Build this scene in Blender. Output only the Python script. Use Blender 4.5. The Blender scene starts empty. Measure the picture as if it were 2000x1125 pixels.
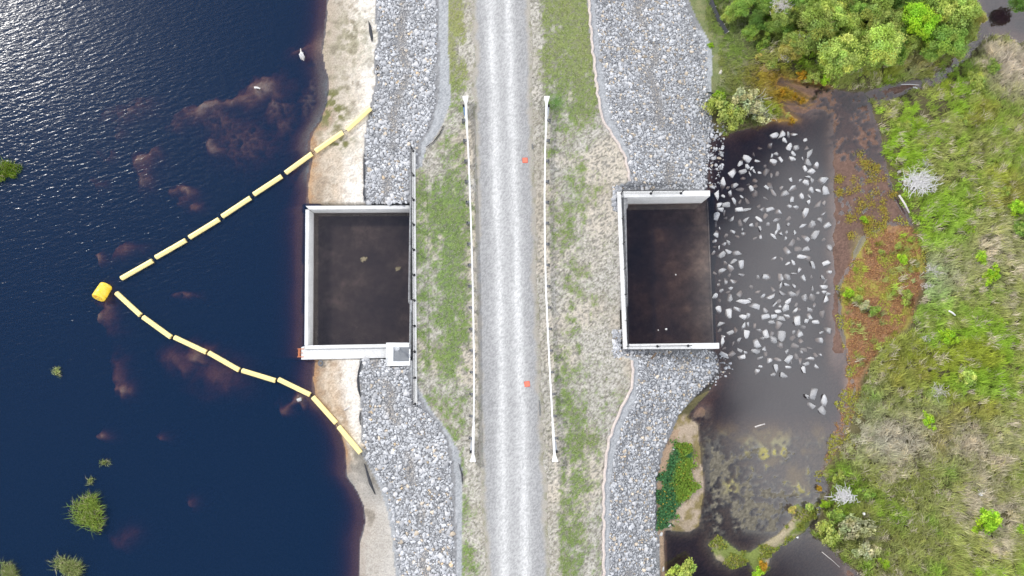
import bpy, bmesh, math, random
import numpy as np
from mathutils import Vector, Matrix, Euler
random.seed(7); RNG = np.random.default_rng(11)
C = bpy.context.scene.collection
R = math.radians
# ------------------------------------------------------------------ camera model
CAM_H = 61.0; TILT = math.atan(137.5/1333.333); F = 1333.333
ct, st = math.cos(TILT), math.sin(TILT)
LAKE, POND, BASIN = -1.5, -3.6, -2.5
def at(px, py, z=0.0):
    "world x, y of what the photograph shows at (px, py), at height z"
    dx = (np.asarray(px, float)-1000)/F; yc = -(np.asarray(py, float)-562.5)/F
    dy = yc*ct+st; dz = yc*st-ct
    t = (z-CAM_H)/dz
    return dx*t, dy*t
def atv(px, py, z=0.0):
    x, y = at(px, py, z); return Vector((float(x), float(y), float(z)))
def pix(x, y, z):
    zz = z-CAM_H
    yc = y*ct+zz*st; zc = -y*st+zz*ct
    return 1000+F*x/(-zc), 562.5-F*yc/(-zc)
# ------------------------------------------------------------------ noise
def _hash(ix, iy, s):
    h = (ix.astype(np.int64)*374761393+iy.astype(np.int64)*668265263+s*974634777) & 0xffffffff
    h = ((h ^ (h >> 13))*1274126177) & 0xffffffff
    return ((h ^ (h >> 16)) & 0xffff)/65535.0
def vnoise(x, y, s=0):
    ix = np.floor(x); iy = np.floor(y); fx = x-ix; fy = y-iy
    fx = fx*fx*(3-2*fx); fy = fy*fy*(3-2*fy)
    a = _hash(ix, iy, s); b = _hash(ix+1, iy, s); c = _hash(ix, iy+1, s); d = _hash(ix+1, iy+1, s)
    return (a*(1-fx)+b*fx)*(1-fy)+(c*(1-fx)+d*fx)*fy
def fbm(x, y, scale, octv=4, s=0):
    v = 0; amp = .5; tot = 0
    for o in range(octv):
        v = v+amp*vnoise(x/scale+17.3*o, y/scale-9.1*o, s+o*13); tot += amp; amp *= .55; scale *= .5
    return v/tot
def sm(a, b, v):
    t = np.clip((v-a)/(b-a), 0, 1); return t*t*(3-2*t)
def lerp(a, b, t):
    t = np.asarray(t)[..., None]; return np.asarray(a)*(1-t)+np.asarray(b)*t
# ------------------------------------------------------------------ plan of the place (traced lines)
def line(*p):
    a = np.array(p, float); return lambda q: np.interp(q, a[:, 0], a[:, 1])
S0 = line((-300,640),(0,637),(60,633),(100,627),(125,630),(150,638),(200,637),(235,624),(260,606),(290,599),(302,607),(320,603),(350,599),(400,598),(404,592),(700,592),(704,613),(740,608),(775,611),(805,636),(850,666),(880,674),(930,675),(960,696),(990,709),(1020,712),(1060,701),(1125,699),(1400,690))
RL0 = line((-300,736),(0,735),(50,735),(80,740),(100,733),(170,733),(200,726),(250,716),(300,712),(400,712),(404,780),(680,780),(690,705),(740,703),(780,706),(860,707),(890,713),(930,735),(960,748),(1000,760),(1040,768),(1125,776),(1400,780))
RL1 = line((-300,862),(150,862),(200,860),(250,845),(280,828),(325,822),(335,806),(740,806),(765,818),(800,838),(830,865),(860,880),(900,890),(960,893),(1125,897),(1400,900))
BL1 = line((-300,876),(100,876),(200,880),(240,866),(270,850),(290,832),(325,824),(335,807),(740,808),(765,822),(800,842),(840,873),(880,896),(920,903),(1125,903),(1400,903))
ROL = line((-300,924),(0,926),(280,930),(560,931),(850,940),(1125,952),(1400,962))
ROR = line((-300,1031),(0,1034),(280,1039),(560,1046),(700,1051),(900,1061),(1125,1071),(1400,1080))
V1 = line((-300,1146),(0,1148),(50,1151),(120,1158),(180,1165),(230,1173),(250,1184),(270,1199),(300,1217),(330,1225),(356,1228),(364,1200),(405,1200),(415,1208),(640,1212),(646,1203),(692,1204),(702,1232),(745,1234),(770,1226),(790,1215),(820,1201),(860,1187),(900,1181),(950,1177),(1125,1177),(1400,1177))
RR0 = line((-300,1158),(0,1160),(100,1168),(180,1180),(230,1191),(270,1212),(300,1226),(356,1232),(364,1201),(405,1201),(415,1209),(640,1213),(646,1204),(692,1206),(702,1245),(780,1240),(820,1216),(870,1200),(950,1188),(1125,1186),(1400,1186))
RR1 = line((-300,1335),(0,1345),(40,1362),(80,1385),(110,1392),(150,1390),(230,1392),(260,1392),(300,1386),(370,1380),(680,1385),(690,1400),(720,1408),(750,1386),(780,1352),(810,1326),(850,1310),(880,1296),(930,1284),(1000,1284),(1060,1287),(1125,1291),(1400,1300))
POLY_POND = [(1388,266),(1420,264),(1450,255),(1480,246),(1510,236),(1545,240),(1560,236),(1532,216),(1524,198),(1552,196),(1572,203),(1582,197),(1545,178),(1516,164),(1522,150),(1565,160),(1600,165),(1650,178),(1688,180),(1700,208),(1718,258),(1732,330),(1748,378),(1776,418),(1782,440),(1735,440),(1690,470),(1665,520),(1642,560),(1646,640),(1660,700),(1672,760),(1660,830),(1632,880),(1606,925),(1622,960),(1606,1000),(1584,1045),(1632,1082),(1682,1125),(1700,1400),(1296,1400),(1290,1034),(1345,1038),(1364,1028),(1376,960),(1370,900),(1364,830),(1342,814),(1385,765),(1408,725),(1395,690),(1375,600),(1370,400)]
POLY_DIKE = [(1384,1062),(1400,1046),(1414,1052),(1442,1076),(1466,1077),(1520,1042),(1548,1012),(1543,992),(1558,984),(1572,996),(1596,982),(1592,1012),(1575,1036),(1540,1056),(1506,1080),(1500,1112),(1478,1125),(1462,1098),(1430,1110),(1398,1092)]
POLY_CHAN = [(1690,182),(1730,166),(1790,157),(1832,143),(1856,118),(1886,92),(1908,66),(1906,0),(1890,-300),(2500,-300),(2500,70),(1990,84),(1962,72),(1934,70),(1914,86),(1892,112),(1862,140),(1834,164),(1772,180),(1735,196),(1712,206)]
POLY_RED = [(1640,556),(1660,510),(1690,462),(1735,436),(1780,440),(1800,500),(1806,560),(1770,640),(1720,680),(1690,730),(1676,770),(1658,830),(1630,885),(1600,930),(1630,840),(1650,760),(1648,650)]
POLY_GREEN = [(1340,868),(1352,880),(1350,905),(1345,960),(1330,990),(1310,1020),(1290,1028),(1286,985),(1292,930),(1304,885),(1320,868)]
def sdf(px, py, poly):
    "signed distance in photo pixels, positive inside"
    d = np.full(px.shape, 1e9); ins = np.zeros(px.shape, bool); n = len(poly)
    for i in range(n):
        x0, y0 = poly[i]; x1, y1 = poly[(i+1) % n]
        ex, ey = x1-x0, y1-y0
        t = np.clip(((px-x0)*ex+(py-y0)*ey)/(ex*ex+ey*ey), 0, 1)
        d = np.minimum(d, (px-x0-t*ex)**2+(py-y0-t*ey)**2)
        if y0 != y1:
            c = ((y0 > py) != (y1 > py)) & (px < (x1-x0)*(py-y0)/(y1-y0)+x0); ins ^= c
    d = np.sqrt(d); return np.where(ins, d, -d)
SHOALS = [ # px, py, rx, ry, angle, depth, colour kind
 (398,213,40,15,-14,.03,0),(505,172,42,20,-22,.03,0),(455,192,40,9,-20,.14,0),(535,205,26,26,0,.12,1),(272,312,20,22,60,.05,0),(274,350,16,14,40,.08,1),(352,370,20,13,15,.07,0),
 (375,402,14,10,0,.2,0),(186,494,12,10,0,.06,0),(240,488,36,12,-10,.30,0),(290,300,12,10,0,.2,0),(245,212,46,17,-18,.12,1),(228,252,10,8,0,.16,1),(340,235,16,14,0,.18,1),(418,282,16,10,10,.12,0),
 (470,270,60,44,10,.20,1),(430,235,40,20,40,.2,1),(545,240,18,30,0,.22,1),(205,600,15,40,-12,.22,0),(197,616,10,12,0,.10,0),(232,764,13,11,0,.08,0),(222,735,18,36,-20,.34,0),(385,690,26,16,20,.12,0),(345,705,34,24,0,.36,0),(420,735,50,36,0,.36,0),(352,576,20,8,0,.2,0),
 (580,788,28,11,-10,.14,0),(586,780,9,9,0,.02,0),(555,800,16,10,0,.22,0),(196,853,13,11,0,.14,0),(311,860,13,10,0,.3,0),(372,985,14,11,0,.36,0),
 (180,350,14,10,0,.24,1),(200,300,9,8,0,.26,1),(180,290,6,6,0,.25,1),(618,175,22,50,0,.10,2),(600,205,24,46,0,.14,2),(612,330,16,20,0,.1,2),(230,1060,30,20,0,.6,0),(600,90,40,14,-20,.28,0)]
def hgt(px, py):
    x0, y0 = at(px, py, -1.5)
    n1 = fbm(x0, y0, 1.4, 4, 3); n2 = fbm(x0, y0, 5, 3, 8)
    s, a, b, bb, ol, orr, v, c, d = S0(py), RL0(py), RL1(py), BL1(py), ROL(py), ROR(py), V1(py), RR0(py), RR1(py)
    s = s+(n1-.5)*9
    rz = POND+np.interp(py, [-300,225,262,755,815,1400], [.25,.25,-.12,-.12,.2,.15])
    out = np.zeros(px.shape)
    def seg(xa, za, xb, zb, m=None):
        t = np.clip((px-xa)/np.maximum(xb-xa, .5), 0, 1)
        mm = (px >= xa) & (px < xb)
        zz = za+(zb-za)*t
        out[mm] = zz[mm] if not np.isscalar(zz) else zz
    # lake bed
    dd = np.maximum(s-px, 0)
    bed = LAKE-.02-np.where(dd < 16, dd*.012, .19+(dd-16)*.028)
    bed = np.maximum(bed, -4.6)-.12*n2
    nz = fbm(x0, y0, .55, 4, 21); wx = (fbm(x0, y0, 1.3, 4, 91)-.5)*46; wy = (fbm(x0, y0, 1.3, 4, 92)-.5)*46
    for (sx, sy, rx, ry, an, dep, k) in SHOALS:
        ca, sa = math.cos(R(an)), math.sin(R(an)); ux = px-sx; uy = py-sy
        m = (np.abs(ux) < 4*max(rx, ry)) & (np.abs(uy) < 4*max(rx, ry)) & (px < s+5)
        if not m.any(): continue
        u, w = ((ux+wx)[m]*ca+(uy+wy)[m]*sa)/rx, (-(ux+wx)[m]*sa+(uy+wy)[m]*ca)/ry
        r2 = u*u+w*w; dep = dep+(.07 if dep > .15 else 0)
        rough = (nz[m]-.5)*(2.3 if k else .9)
        bed[m] = np.maximum(bed[m], LAKE-dep-(.05 if k else .02)-.46*r2**.95-np.abs(rough)*(1 if k else .6)+(rough*.25 if k else 0)-.02)
    out[:] = bed
    seg(s, LAKE-.02, s+(a-s)*.35, LAKE+.16); seg(s+(a-s)*.35, LAKE+.16, a, -1.18)
    seg(a, -1.18, b, -.6); seg(b, -.6, bb, -.57); seg(bb, -.57, ol-14, -.05); seg(ol-14, -.05, ol, 0.); seg(ol, 0., orr, 0.)
    seg(orr, 0., orr+24, -.04); seg(orr+24, -.04, v, -.84); seg(v, -.84, c, -.90)
    t = np.clip((px-c)/np.maximum(d-c, 1), 0, 1); m = (px >= c) & (px < d)
    out[m] = (-.90+(rz+.90)*t)[m]
    land = ((px > s) & (px < ol-3)) | ((px > orr+3) & (px < d))
    out[land] += (.10*(n1-.5))[land]
    # right side
    m = px >= d
    if m.any():
        qx, qy = px[m], py[m]
        w1 = (n1[m]-.5)*16
        sd = np.maximum(sdf(qx, qy, POLY_POND), sdf(qx, qy, POLY_CHAN)); sd = np.minimum(sd, -sdf(qx, qy, POLY_DIKE))+w1*.6
        sr = sdf(qx, qy, POLY_RED)+w1*2.2
        zl = POND+.03+.3*sm(0, 26, -sd)+.14*(n1[m]-.5)+.05*(n2[m]-.5)
        zl = np.where(sr > 0, POND+.04+.08*(n1[m]-.5), zl)
        dep = .05+.020*np.maximum(sd, 0); dep = np.minimum(dep, .62)+.1*(n2[m]-.5)
        mud = np.maximum(sm(1600, 1634, qx+w1)*sm(760, 680, qy)*sm(1850, 1790, qx), np.maximum(sm(250, 215, qy+w1*2)*sm(1490, 1530, qx)*sm(1850, 1780, qx), sm(1630, 1660, qx+w1)*sm(1850, 1780, qx)))
        mud = np.maximum(mud, sm(800, 880, qy+w1*1.5)*sm(1060, 1035, qy)*sm(1360, 1390, qx)*.97)
        mud = np.maximum(mud, sm(1405, 1370, qx+w1)*sm(770, 800, qy)*sm(1040, 1000, qy))
        mn = fbm(x0[m], y0[m], 1.1, 4, 33)
        dmud = .02+.26*np.clip(mn-.42, 0, 1)*2
        dep = dep*(1-mud)+np.minimum(dep, dmud)*mud
        mat_ = fbm(x0[m], y0[m], .42, 4, 35)*.5+fbm(x0[m], y0[m], 3.4, 4, 36)*.5
        zone = mud*sm(0, 8, sd)
        lowm = sm(815, 900, qy+w1*2)
        thr = np.where(qy > 780, np.where(qx < 1420, .50, .585-.055*lowm), np.interp(qy, [200, 260, 340, 420], [.50, .45, .36, .30]))
        up_ = sm(thr-.03, thr+.02, mat_)*zone
        dep = dep*(1-zone)+zone*(.26*(1-up_)**2-.006*up_)
        zz = np.where(sd > 0, POND-dep, zl)
        bl = sm(0, 18, qx-d[m]); out[m] = rz[m]*(1-bl)+zz*bl
    led = (px > 600) & (px < 806.5) & (py > 676) & (py < 701.5); out[led] = np.minimum(out[led], -1.35)
    # pits of the two concrete basins
    out[(px > 592) & (px < 806.5) & (py > 400) & (py < 684)] = -3.6
    out[(px > 1214) & (px < 1396) & (py > 378) & (py < 680)] = -4.6
    return out
def hz(x, y):
    z = np.full(np.shape(x), -1.5)
    for _ in range(4):
        px, py = pix(x, y, np.where(x < -9.5, LAKE, z)); px = np.clip(px, -700, 2700); py = np.clip(py, -290, 1390)
        z = hgt(px, py)
    return z
# ------------------------------------------------------------------ mesh helpers
def np_mesh(name, V, faces, col=None, smooth=False):
    "faces: list of int arrays (n,k)"
    me = bpy.data.meshes.new(name)
    V = np.asarray(V, np.float32)
    me.vertices.add(len(V)); me.vertices.foreach_set('co', V.ravel())
    faces = [np.asarray(f, np.int32) for f in faces if len(f)]
    lt = np.concatenate([np.full(len(f), f.shape[1], np.int32) for f in faces])
    lp = np.concatenate([f.ravel() for f in faces])
    me.loops.add(len(lp)); me.loops.foreach_set('vertex_index', lp)
    me.polygons.add(len(lt)); me.polygons.foreach_set('loop_start', np.concatenate([[0], np.cumsum(lt)[:-1]]).astype(np.int32))
    if smooth: me.polygons.foreach_set('use_smooth', np.ones(len(lt), bool))
    if col is not None:
        a = me.attributes.new('Col', 'FLOAT_COLOR', 'POINT')
        c4 = np.ones((len(V), 4), np.float32); c4[:, :3] = col; a.data.foreach_set('color', c4.ravel())
    me.update(calc_edges=True); me.validate()
    return me
def link(name, me, m=None, parent=None, loc=None):
    o = bpy.data.objects.new(name, me); C.objects.link(o)
    if m is not None and me is not None and not me.materials: me.materials.append(m)
    if parent is not None: o.parent = parent
    if loc is not None: o.location = loc
    return o
def tag(o, label=None, cat=None, group=None, kind=None):
    if label: o['label'] = label
    if cat: o['category'] = cat
    if group: o['group'] = group
    if kind: o['kind'] = kind
    return o
def empty(name, loc, label, cat, group=None, rz=0):
    o = bpy.data.objects.new(name, None); C.objects.link(o); o.location = loc; o.rotation_euler = (0, 0, rz); o.empty_display_size = .3
    return tag(o, label, cat, group)
class MB:
    def __init__(s): s.v = []; s.f = []
    def poly(s, pts, faces):
        b = len(s.v); s.v += [tuple(p) for p in pts]; s.f += [tuple(i+b for i in f) for f in faces]
    def box(s, x0, y0, z0, x1, y1, z1, M=None):
        p = [Vector(q) for q in ((x0,y0,z0),(x1,y0,z0),(x1,y1,z0),(x0,y1,z0),(x0,y0,z1),(x1,y0,z1),(x1,y1,z1),(x0,y1,z1))]
        if M: p = [M @ q for q in p]
        s.poly(p, [(0,3,2,1),(4,5,6,7),(0,1,5,4),(1,2,6,5),(2,3,7,6),(3,0,4,7)])
    def prism(s, pts, z0, z1):
        n = len(pts)
        a = sum(pts[i][0]*pts[(i+1)%n][1]-pts[(i+1)%n][0]*pts[i][1] for i in range(n))
        if a < 0: pts = pts[::-1]
        s.poly([(p[0], p[1], z0) for p in pts]+[(p[0], p[1], z1) for p in pts],
               [tuple(range(n))[::-1], tuple(range(n, 2*n))]+[(i, (i+1)%n, n+(i+1)%n, n+i) for i in range(n)])
    def tube(s, pts, r, n=6, caps=True):
        pts = [Vector(p) for p in pts]; rs = r if hasattr(r, '__len__') else [r]*len(pts)
        b = len(s.v)
        for i, p in enumerate(pts):
            d = (pts[min(i+1, len(pts)-1)]-pts[max(i-1, 0)]).normalized()
            u = d.cross(Vector((0, 0, 1)) if abs(d.z) < .9 else Vector((1, 0, 0))).normalized(); w = d.cross(u)
            for k in range(n):
                a = 2*math.pi*k/n; s.v.append(tuple(p+(u*math.cos(a)+w*math.sin(a))*rs[i]))
        for i in range(len(pts)-1):
            for k in range(n):
                s.f.append((b+i*n+k, b+(i+1)*n+k, b+(i+1)*n+(k+1)%n, b+i*n+(k+1)%n))
        if caps:
            s.f.append(tuple(b+k for k in range(n))); s.f.append(tuple(b+(len(pts)-1)*n+k for k in range(n))[::-1])
    def mesh(s, name, bevel=0, smooth=False):
        me = bpy.data.meshes.new(name); me.from_pydata(s.v, [], s.f); me.update()
        bm = bmesh.new(); bm.from_mesh(me); bmesh.ops.recalc_face_normals(bm, faces=bm.faces)
        if bevel: bmesh.ops.bevel(bm, geom=[e for e in bm.edges if e.is_manifold and e.calc_face_angle(0) > .6], offset=bevel, segments=2, affect='EDGES', clamp_overlap=True)
        for f in bm.faces: f.smooth = smooth
        bm.to_mesh(me); bm.free(); return me
    def obj(s, name, m, parent=None, bevel=0, smooth=False): return link(name, s.mesh(name, bevel, smooth), m, parent)
# ------------------------------------------------------------------ materials
class NT:
    def __init__(s, name):
        s.m = bpy.data.materials.new(name); s.m.use_nodes = True; s.t = s.m.node_tree; s.t.nodes.clear()
        s.out = s.n('ShaderNodeOutputMaterial')
    def n(s, typ, **kw):
        nd = s.t.nodes.new(typ)
        for k, v in kw.items():
            if k.startswith('i_'): nd.inputs[k[2:].replace('_', ' ')].default_value = v
            else: setattr(nd, k, v)
        return nd
    def l(s, a, b): s.t.links.new(a, b)
    def noise(s, scale, detail=4, rough=.6, vec=None, obj=True):
        nd = s.n('ShaderNodeTexNoise', i_Scale=scale, i_Detail=detail, i_Roughness=rough)
        if vec is None:
            vec = s.coord()
        s.l(vec, nd.inputs['Vector']); return nd.outputs['Fac']
    def coord(s):
        if not hasattr(s, '_tc'): s._tc = s.n('ShaderNodeTexCoord')
        return s._tc.outputs['Object']
    def ramp(s, fac, stops):
        r = s.n('ShaderNodeValToRGB'); e = r.color_ramp.elements
        while len(e) < len(stops): e.new(.5)
        for el, (p, c) in zip(e, stops):
            el.position = p; el.color = (*c, 1) if hasattr(c, '__len__') else (c, c, c, 1)
        s.l(fac, r.inputs['Fac']); return r.outputs['Color']
    def mix(s, a, b, fac, mode='MIX'):
        nd = s.n('ShaderNodeMix', data_type='RGBA', blend_type=mode)
        for v, i in ((fac, 0), (a, 6), (b, 7)):
            if hasattr(v, 'is_linked'): s.l(v, nd.inputs[i])
            elif hasattr(v, '__len__'): nd.inputs[i].default_value = (*v, 1)
            else: nd.inputs[i].default_value = v if i == 0 else (v, v, v, 1)
        return nd.outputs[2]
    def math(s, op, a, b=None, c=None):
        nd = s.n('ShaderNodeMath', operation=op)
        for i, v in enumerate((a, b, c)):
            if v is None: continue
            if hasattr(v, 'is_linked'): s.l(v, nd.inputs[i])
            else: nd.inputs[i].default_value = v
        return nd.outputs[0]
    def bump(s, h, strength=.5, dist=.05):
        b = s.n('ShaderNodeBump', i_Strength=strength, i_Distance=dist); s.l(h, b.inputs['Height']); return b.outputs['Normal']
    def pbr(s, col, rough=.8, metal=0., normal=None, spec=.3):
        p = s.n('ShaderNodeBsdfPrincipled', i_Metallic=metal)
        for v, k in ((col, 'Base Color'), (rough, 'Roughness')):
            if hasattr(v, 'is_linked'): s.l(v, p.inputs[k])
            elif hasattr(v, '__len__'): p.inputs[k].default_value = (*v, 1)
            else: p.inputs[k].default_value = v
        p.inputs['Specular IOR Level'].default_value = spec
        if normal is not None: s.l(normal, p.inputs['Normal'])
        s.l(p.outputs[0], s.out.inputs['Surface']); return p
def m_plain(name, col, rough=.6, var=.15, scale=6., metal=0., spec=.3, bump=0.):
    t = NT(name); f = t.noise(scale, 5, .65)
    c = t.mix(tuple(v*(1-var) for v in col), tuple(min(1, v*(1+var)) for v in col), f)
    t.pbr(c, rough, metal, t.bump(t.noise(scale*6, 4), bump, .02) if bump else None, spec); return t.m
def m_col(name, rough=.9, speck=.35, scale=9., bump=.6, dist=.04):
    "surface whose albedo comes from the mesh's Col attribute, with fine grain"
    t = NT(name); a = t.n('ShaderNodeAttribute', attribute_name='Col')
    f = t.noise(scale, 6, .75); g = t.ramp(f, [(.3, 1-speck), (.7, 1+speck*.6)])
    c = t.mix(a.outputs['Color'], g, 1., 'MULTIPLY')
    t.pbr(c, rough, 0, t.bump(f, bump, dist), .15); return t.m
def m_concrete():
    t = NT('cast_concrete'); f = t.noise(.8, 6, .7); g = t.noise(9, 6, .8)
    c = t.ramp(f, [(.25, (.58,.58,.57)), (.5, (.70,.70,.69)), (.8, (.80,.80,.79))])
    c = t.mix(c, t.ramp(g, [(.32, .60), (.58, 1.06)]), .6, 'MULTIPLY')
    # dark water stain towards the bottom of the walls is a band at the water line
    t.pbr(c, .85, 0, t.bump(g, .25, .02), .2); return t.m
def m_leaf(name, col, var=.35, trans=.3):
    t = NT(name); a = t.n('ShaderNodeAttribute', attribute_name='Col'); oi = t.n('ShaderNodeObjectInfo')
    k = t.math('MULTIPLY_ADD', oi.outputs['Random'], .3, .85)
    c = t.mix(a.outputs['Color'], col, 1., 'MULTIPLY'); kk = t.n('ShaderNodeCombineColor')
    for i in range(3): t.l(k, kk.inputs[i])
    c = t.mix(c, kk.outputs[0], 1., 'MULTIPLY')
    d = t.n('ShaderNodeBsdfDiffuse'); tr = t.n('ShaderNodeBsdfTranslucent'); t.l(c, d.inputs['Color']); t.l(c, tr.inputs['Color'])
    mx = t.n('ShaderNodeMixShader', i_Fac=trans); t.l(d.outputs[0], mx.inputs[1]); t.l(tr.outputs[0], mx.inputs[2]); t.l(mx.outputs[0], t.out.inputs['Surface']); return t.m
def m_water(name, body, sky_tint_fac, refl, rough, absorb, density, waves):
    t = NT(name)
    tr = t.n('ShaderNodeBsdfTransparent'); tr.inputs['Color'].default_value = (.96, .96, .96, 1)
    df = t.n('ShaderNodeBsdfDiffuse'); df.inputs['Color'].default_value = (*body, 1)  # diffuse tint paints reflected sky, with some murk, into the water colour
    m1 = t.n('ShaderNodeMixShader', i_Fac=sky_tint_fac); t.l(tr.outputs[0], m1.inputs[1]); t.l(df.outputs[0], m1.inputs[2])
    gl = t.n('ShaderNodeBsdfGlossy', i_Roughness=rough)
    if waves:
        co = t.coord(); hs = []
        for (rot, sx, sy, sc, w, dt) in waves:
            mp = t.n('ShaderNodeMapping', vector_type='TEXTURE'); mp.inputs['Rotation'].default_value = (0, 0, R(rot)); mp.inputs['Scale'].default_value = (sx, sy, 1)
            t.l(co, mp.inputs['Vector'])
            nd = t.n('ShaderNodeTexNoise', i_Scale=sc, i_Detail=dt, i_Roughness=.5, i_Distortion=.35); t.l(mp.outputs[0], nd.inputs['Vector'])
            hs.append(t.math('MULTIPLY', nd.outputs['Fac'], w))
        h = hs[0]
        for k in hs[1:]: h = t.math('ADD', h, k)
        # the wind reaches the open water at the far left corner and leaves the lee calm
        sp = t.n('ShaderNodeSeparateXYZ'); t.l(co, sp.inputs[0])
        a = t.math('MULTIPLY_ADD', sp.outputs['X'], -.030, -.55); b = t.math('MULTIPLY_ADD', sp.outputs['Y'], .030, -.55)
        g = t.math('ADD', a, b); pn = t.noise(.09, 2, .5); g = t.math('MULTIPLY_ADD', pn, .9, g)
        mr = t.n('ShaderNodeMapRange', i_From_Min=-.75, i_From_Max=.45, i_To_Min=.24, i_To_Max=1.); t.l(g, mr.inputs['Value'])
        bp = t.n('ShaderNodeBump', i_Distance=1.); t.l(h, bp.inputs['Height']); t.l(mr.outputs[0], bp.inputs['Strength']); t.l(bp.outputs[0], gl.inputs['Normal'])
    lw = t.n('ShaderNodeLayerWeight', i_Blend=.5)
    f = t.math('MULTIPLY_ADD', t.math('POWER', lw.outputs['Facing'], 5.), .9, refl)
    m2 = t.n('ShaderNodeMixShader'); t.l(f, m2.inputs[0]); t.l(m1.outputs[0], m2.inputs[1]); t.l(gl.outputs[0], m2.inputs[2]); t.l(m2.outputs[0], t.out.inputs['Surface'])
    if density:
        va = t.n('ShaderNodeVolumeAbsorption', i_Density=density); va.inputs['Color'].default_value = (*absorb, 1); t.l(va.outputs[0], t.out.inputs['Volume'])
    return t.m
M = {}
M['ground'] = m_col('soil_and_turf', .95, .40, 7., .7, .05)
M['road'] = m_col('crushed_gravel', .95, .30, 16., .5, .02)
M['stone'] = m_col('quarried_stone', .85, .25, 12., .4, .02)
M['concrete'] = m_concrete()
t_ = NT('algae_stained_concrete'); f_ = t_.noise(.30, 6, .62); g_ = t_.noise(1.6, 5, .7)
t_.pbr(t_.mix(t_.ramp(f_, [(.34, (.07,.06,.055)), (.52, (.16,.135,.115)), (.68, (.36,.30,.25))]), t_.ramp(g_, [(.3, .6), (.65, 1.15)]), 1., 'MULTIPLY'), .6); M['wet_concrete'] = t_.m
M['galv'] = m_plain('white_galvanised_steel', (.80,.81,.82), .45, .06, 5, 0, .5)
M['white'] = m_plain('white_painted_metal', (.82,.83,.83), .5, .05, 4)
M['grate'] = m_plain('grey_grating_steel', (.45,.47,.50), .5, .15, 9)
M['black'] = m_plain('black_coated_steel', (.025,.026,.03), .55, .2, 8)
M['post'] = m_plain('weathered_grey_steel', (.16,.165,.175), .7, .3, 8)
M['blue'] = m_plain('blue_grey_steel', (.16,.25,.42), .6, .2, 8)
M['yellow'] = m_plain('yellow_plastic', (.86,.60,.055), .38, .06, 3, 0, .5)
M['boom'] = m_plain('sun_bleached_yellow_plastic', (.90,.74,.32), .35, .10, 1.5, 0, .6)
M['rust'] = m_plain('rusty_orange_steel', (.55,.20,.09), .7, .3, 7)
M['salmon'] = m_plain('faded_red_paint', (.80,.20,.13), .7, .18, 7)
M['salmon_dark'] = m_plain('red_paint_rim', (.62,.11,.06), .7, .15, 7)
M['wattle'] = m_plain('straw_wattle', (.56,.49,.45), .95, .4, 5, bump=.6)
M['fabric'] = m_plain('black_geotextile', (.05,.052,.06), .85, .4, 4, bump=.4)
M['bark'] = m_plain('brown_bark', (.14,.10,.07), .9, .35, 6, bump=.5)
M['deadwood'] = m_plain('bleached_wood', (.55,.52,.49), .85, .25, 6)
M['whitewood'] = m_plain('white_bleached_wood', (.66,.65,.645), .85, .12, 6)
LEAF = {'lime': (.45,.55,.13), 'mid': (.33,.48,.10), 'olive': (.40,.48,.12), 'yellow': (.56,.52,.15), 'bright': (.38,.60,.05), 'dark': (.16,.27,.06), 'pale': (.50,.52,.28), 'amber': (.50,.32,.04)}
for k, v in LEAF.items(): M['leaf_'+k] = m_leaf('foliage_'+k, v)
M['blade'] = m_leaf('grass_blades', (1, 1, 1), trans=.25)
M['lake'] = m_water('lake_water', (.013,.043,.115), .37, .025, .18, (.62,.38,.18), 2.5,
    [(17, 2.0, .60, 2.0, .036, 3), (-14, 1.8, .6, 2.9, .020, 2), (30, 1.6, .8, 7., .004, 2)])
M['pond'] = m_water('pond_water', (.038,.042,.066), .20, .085, .05, (.62,.44,.30), 2.6, None)
M['basin'] = m_water('basin_water', (.085,.07,.08), .20, .075, .05, (.55,.42,.33), 2.4, None)
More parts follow.
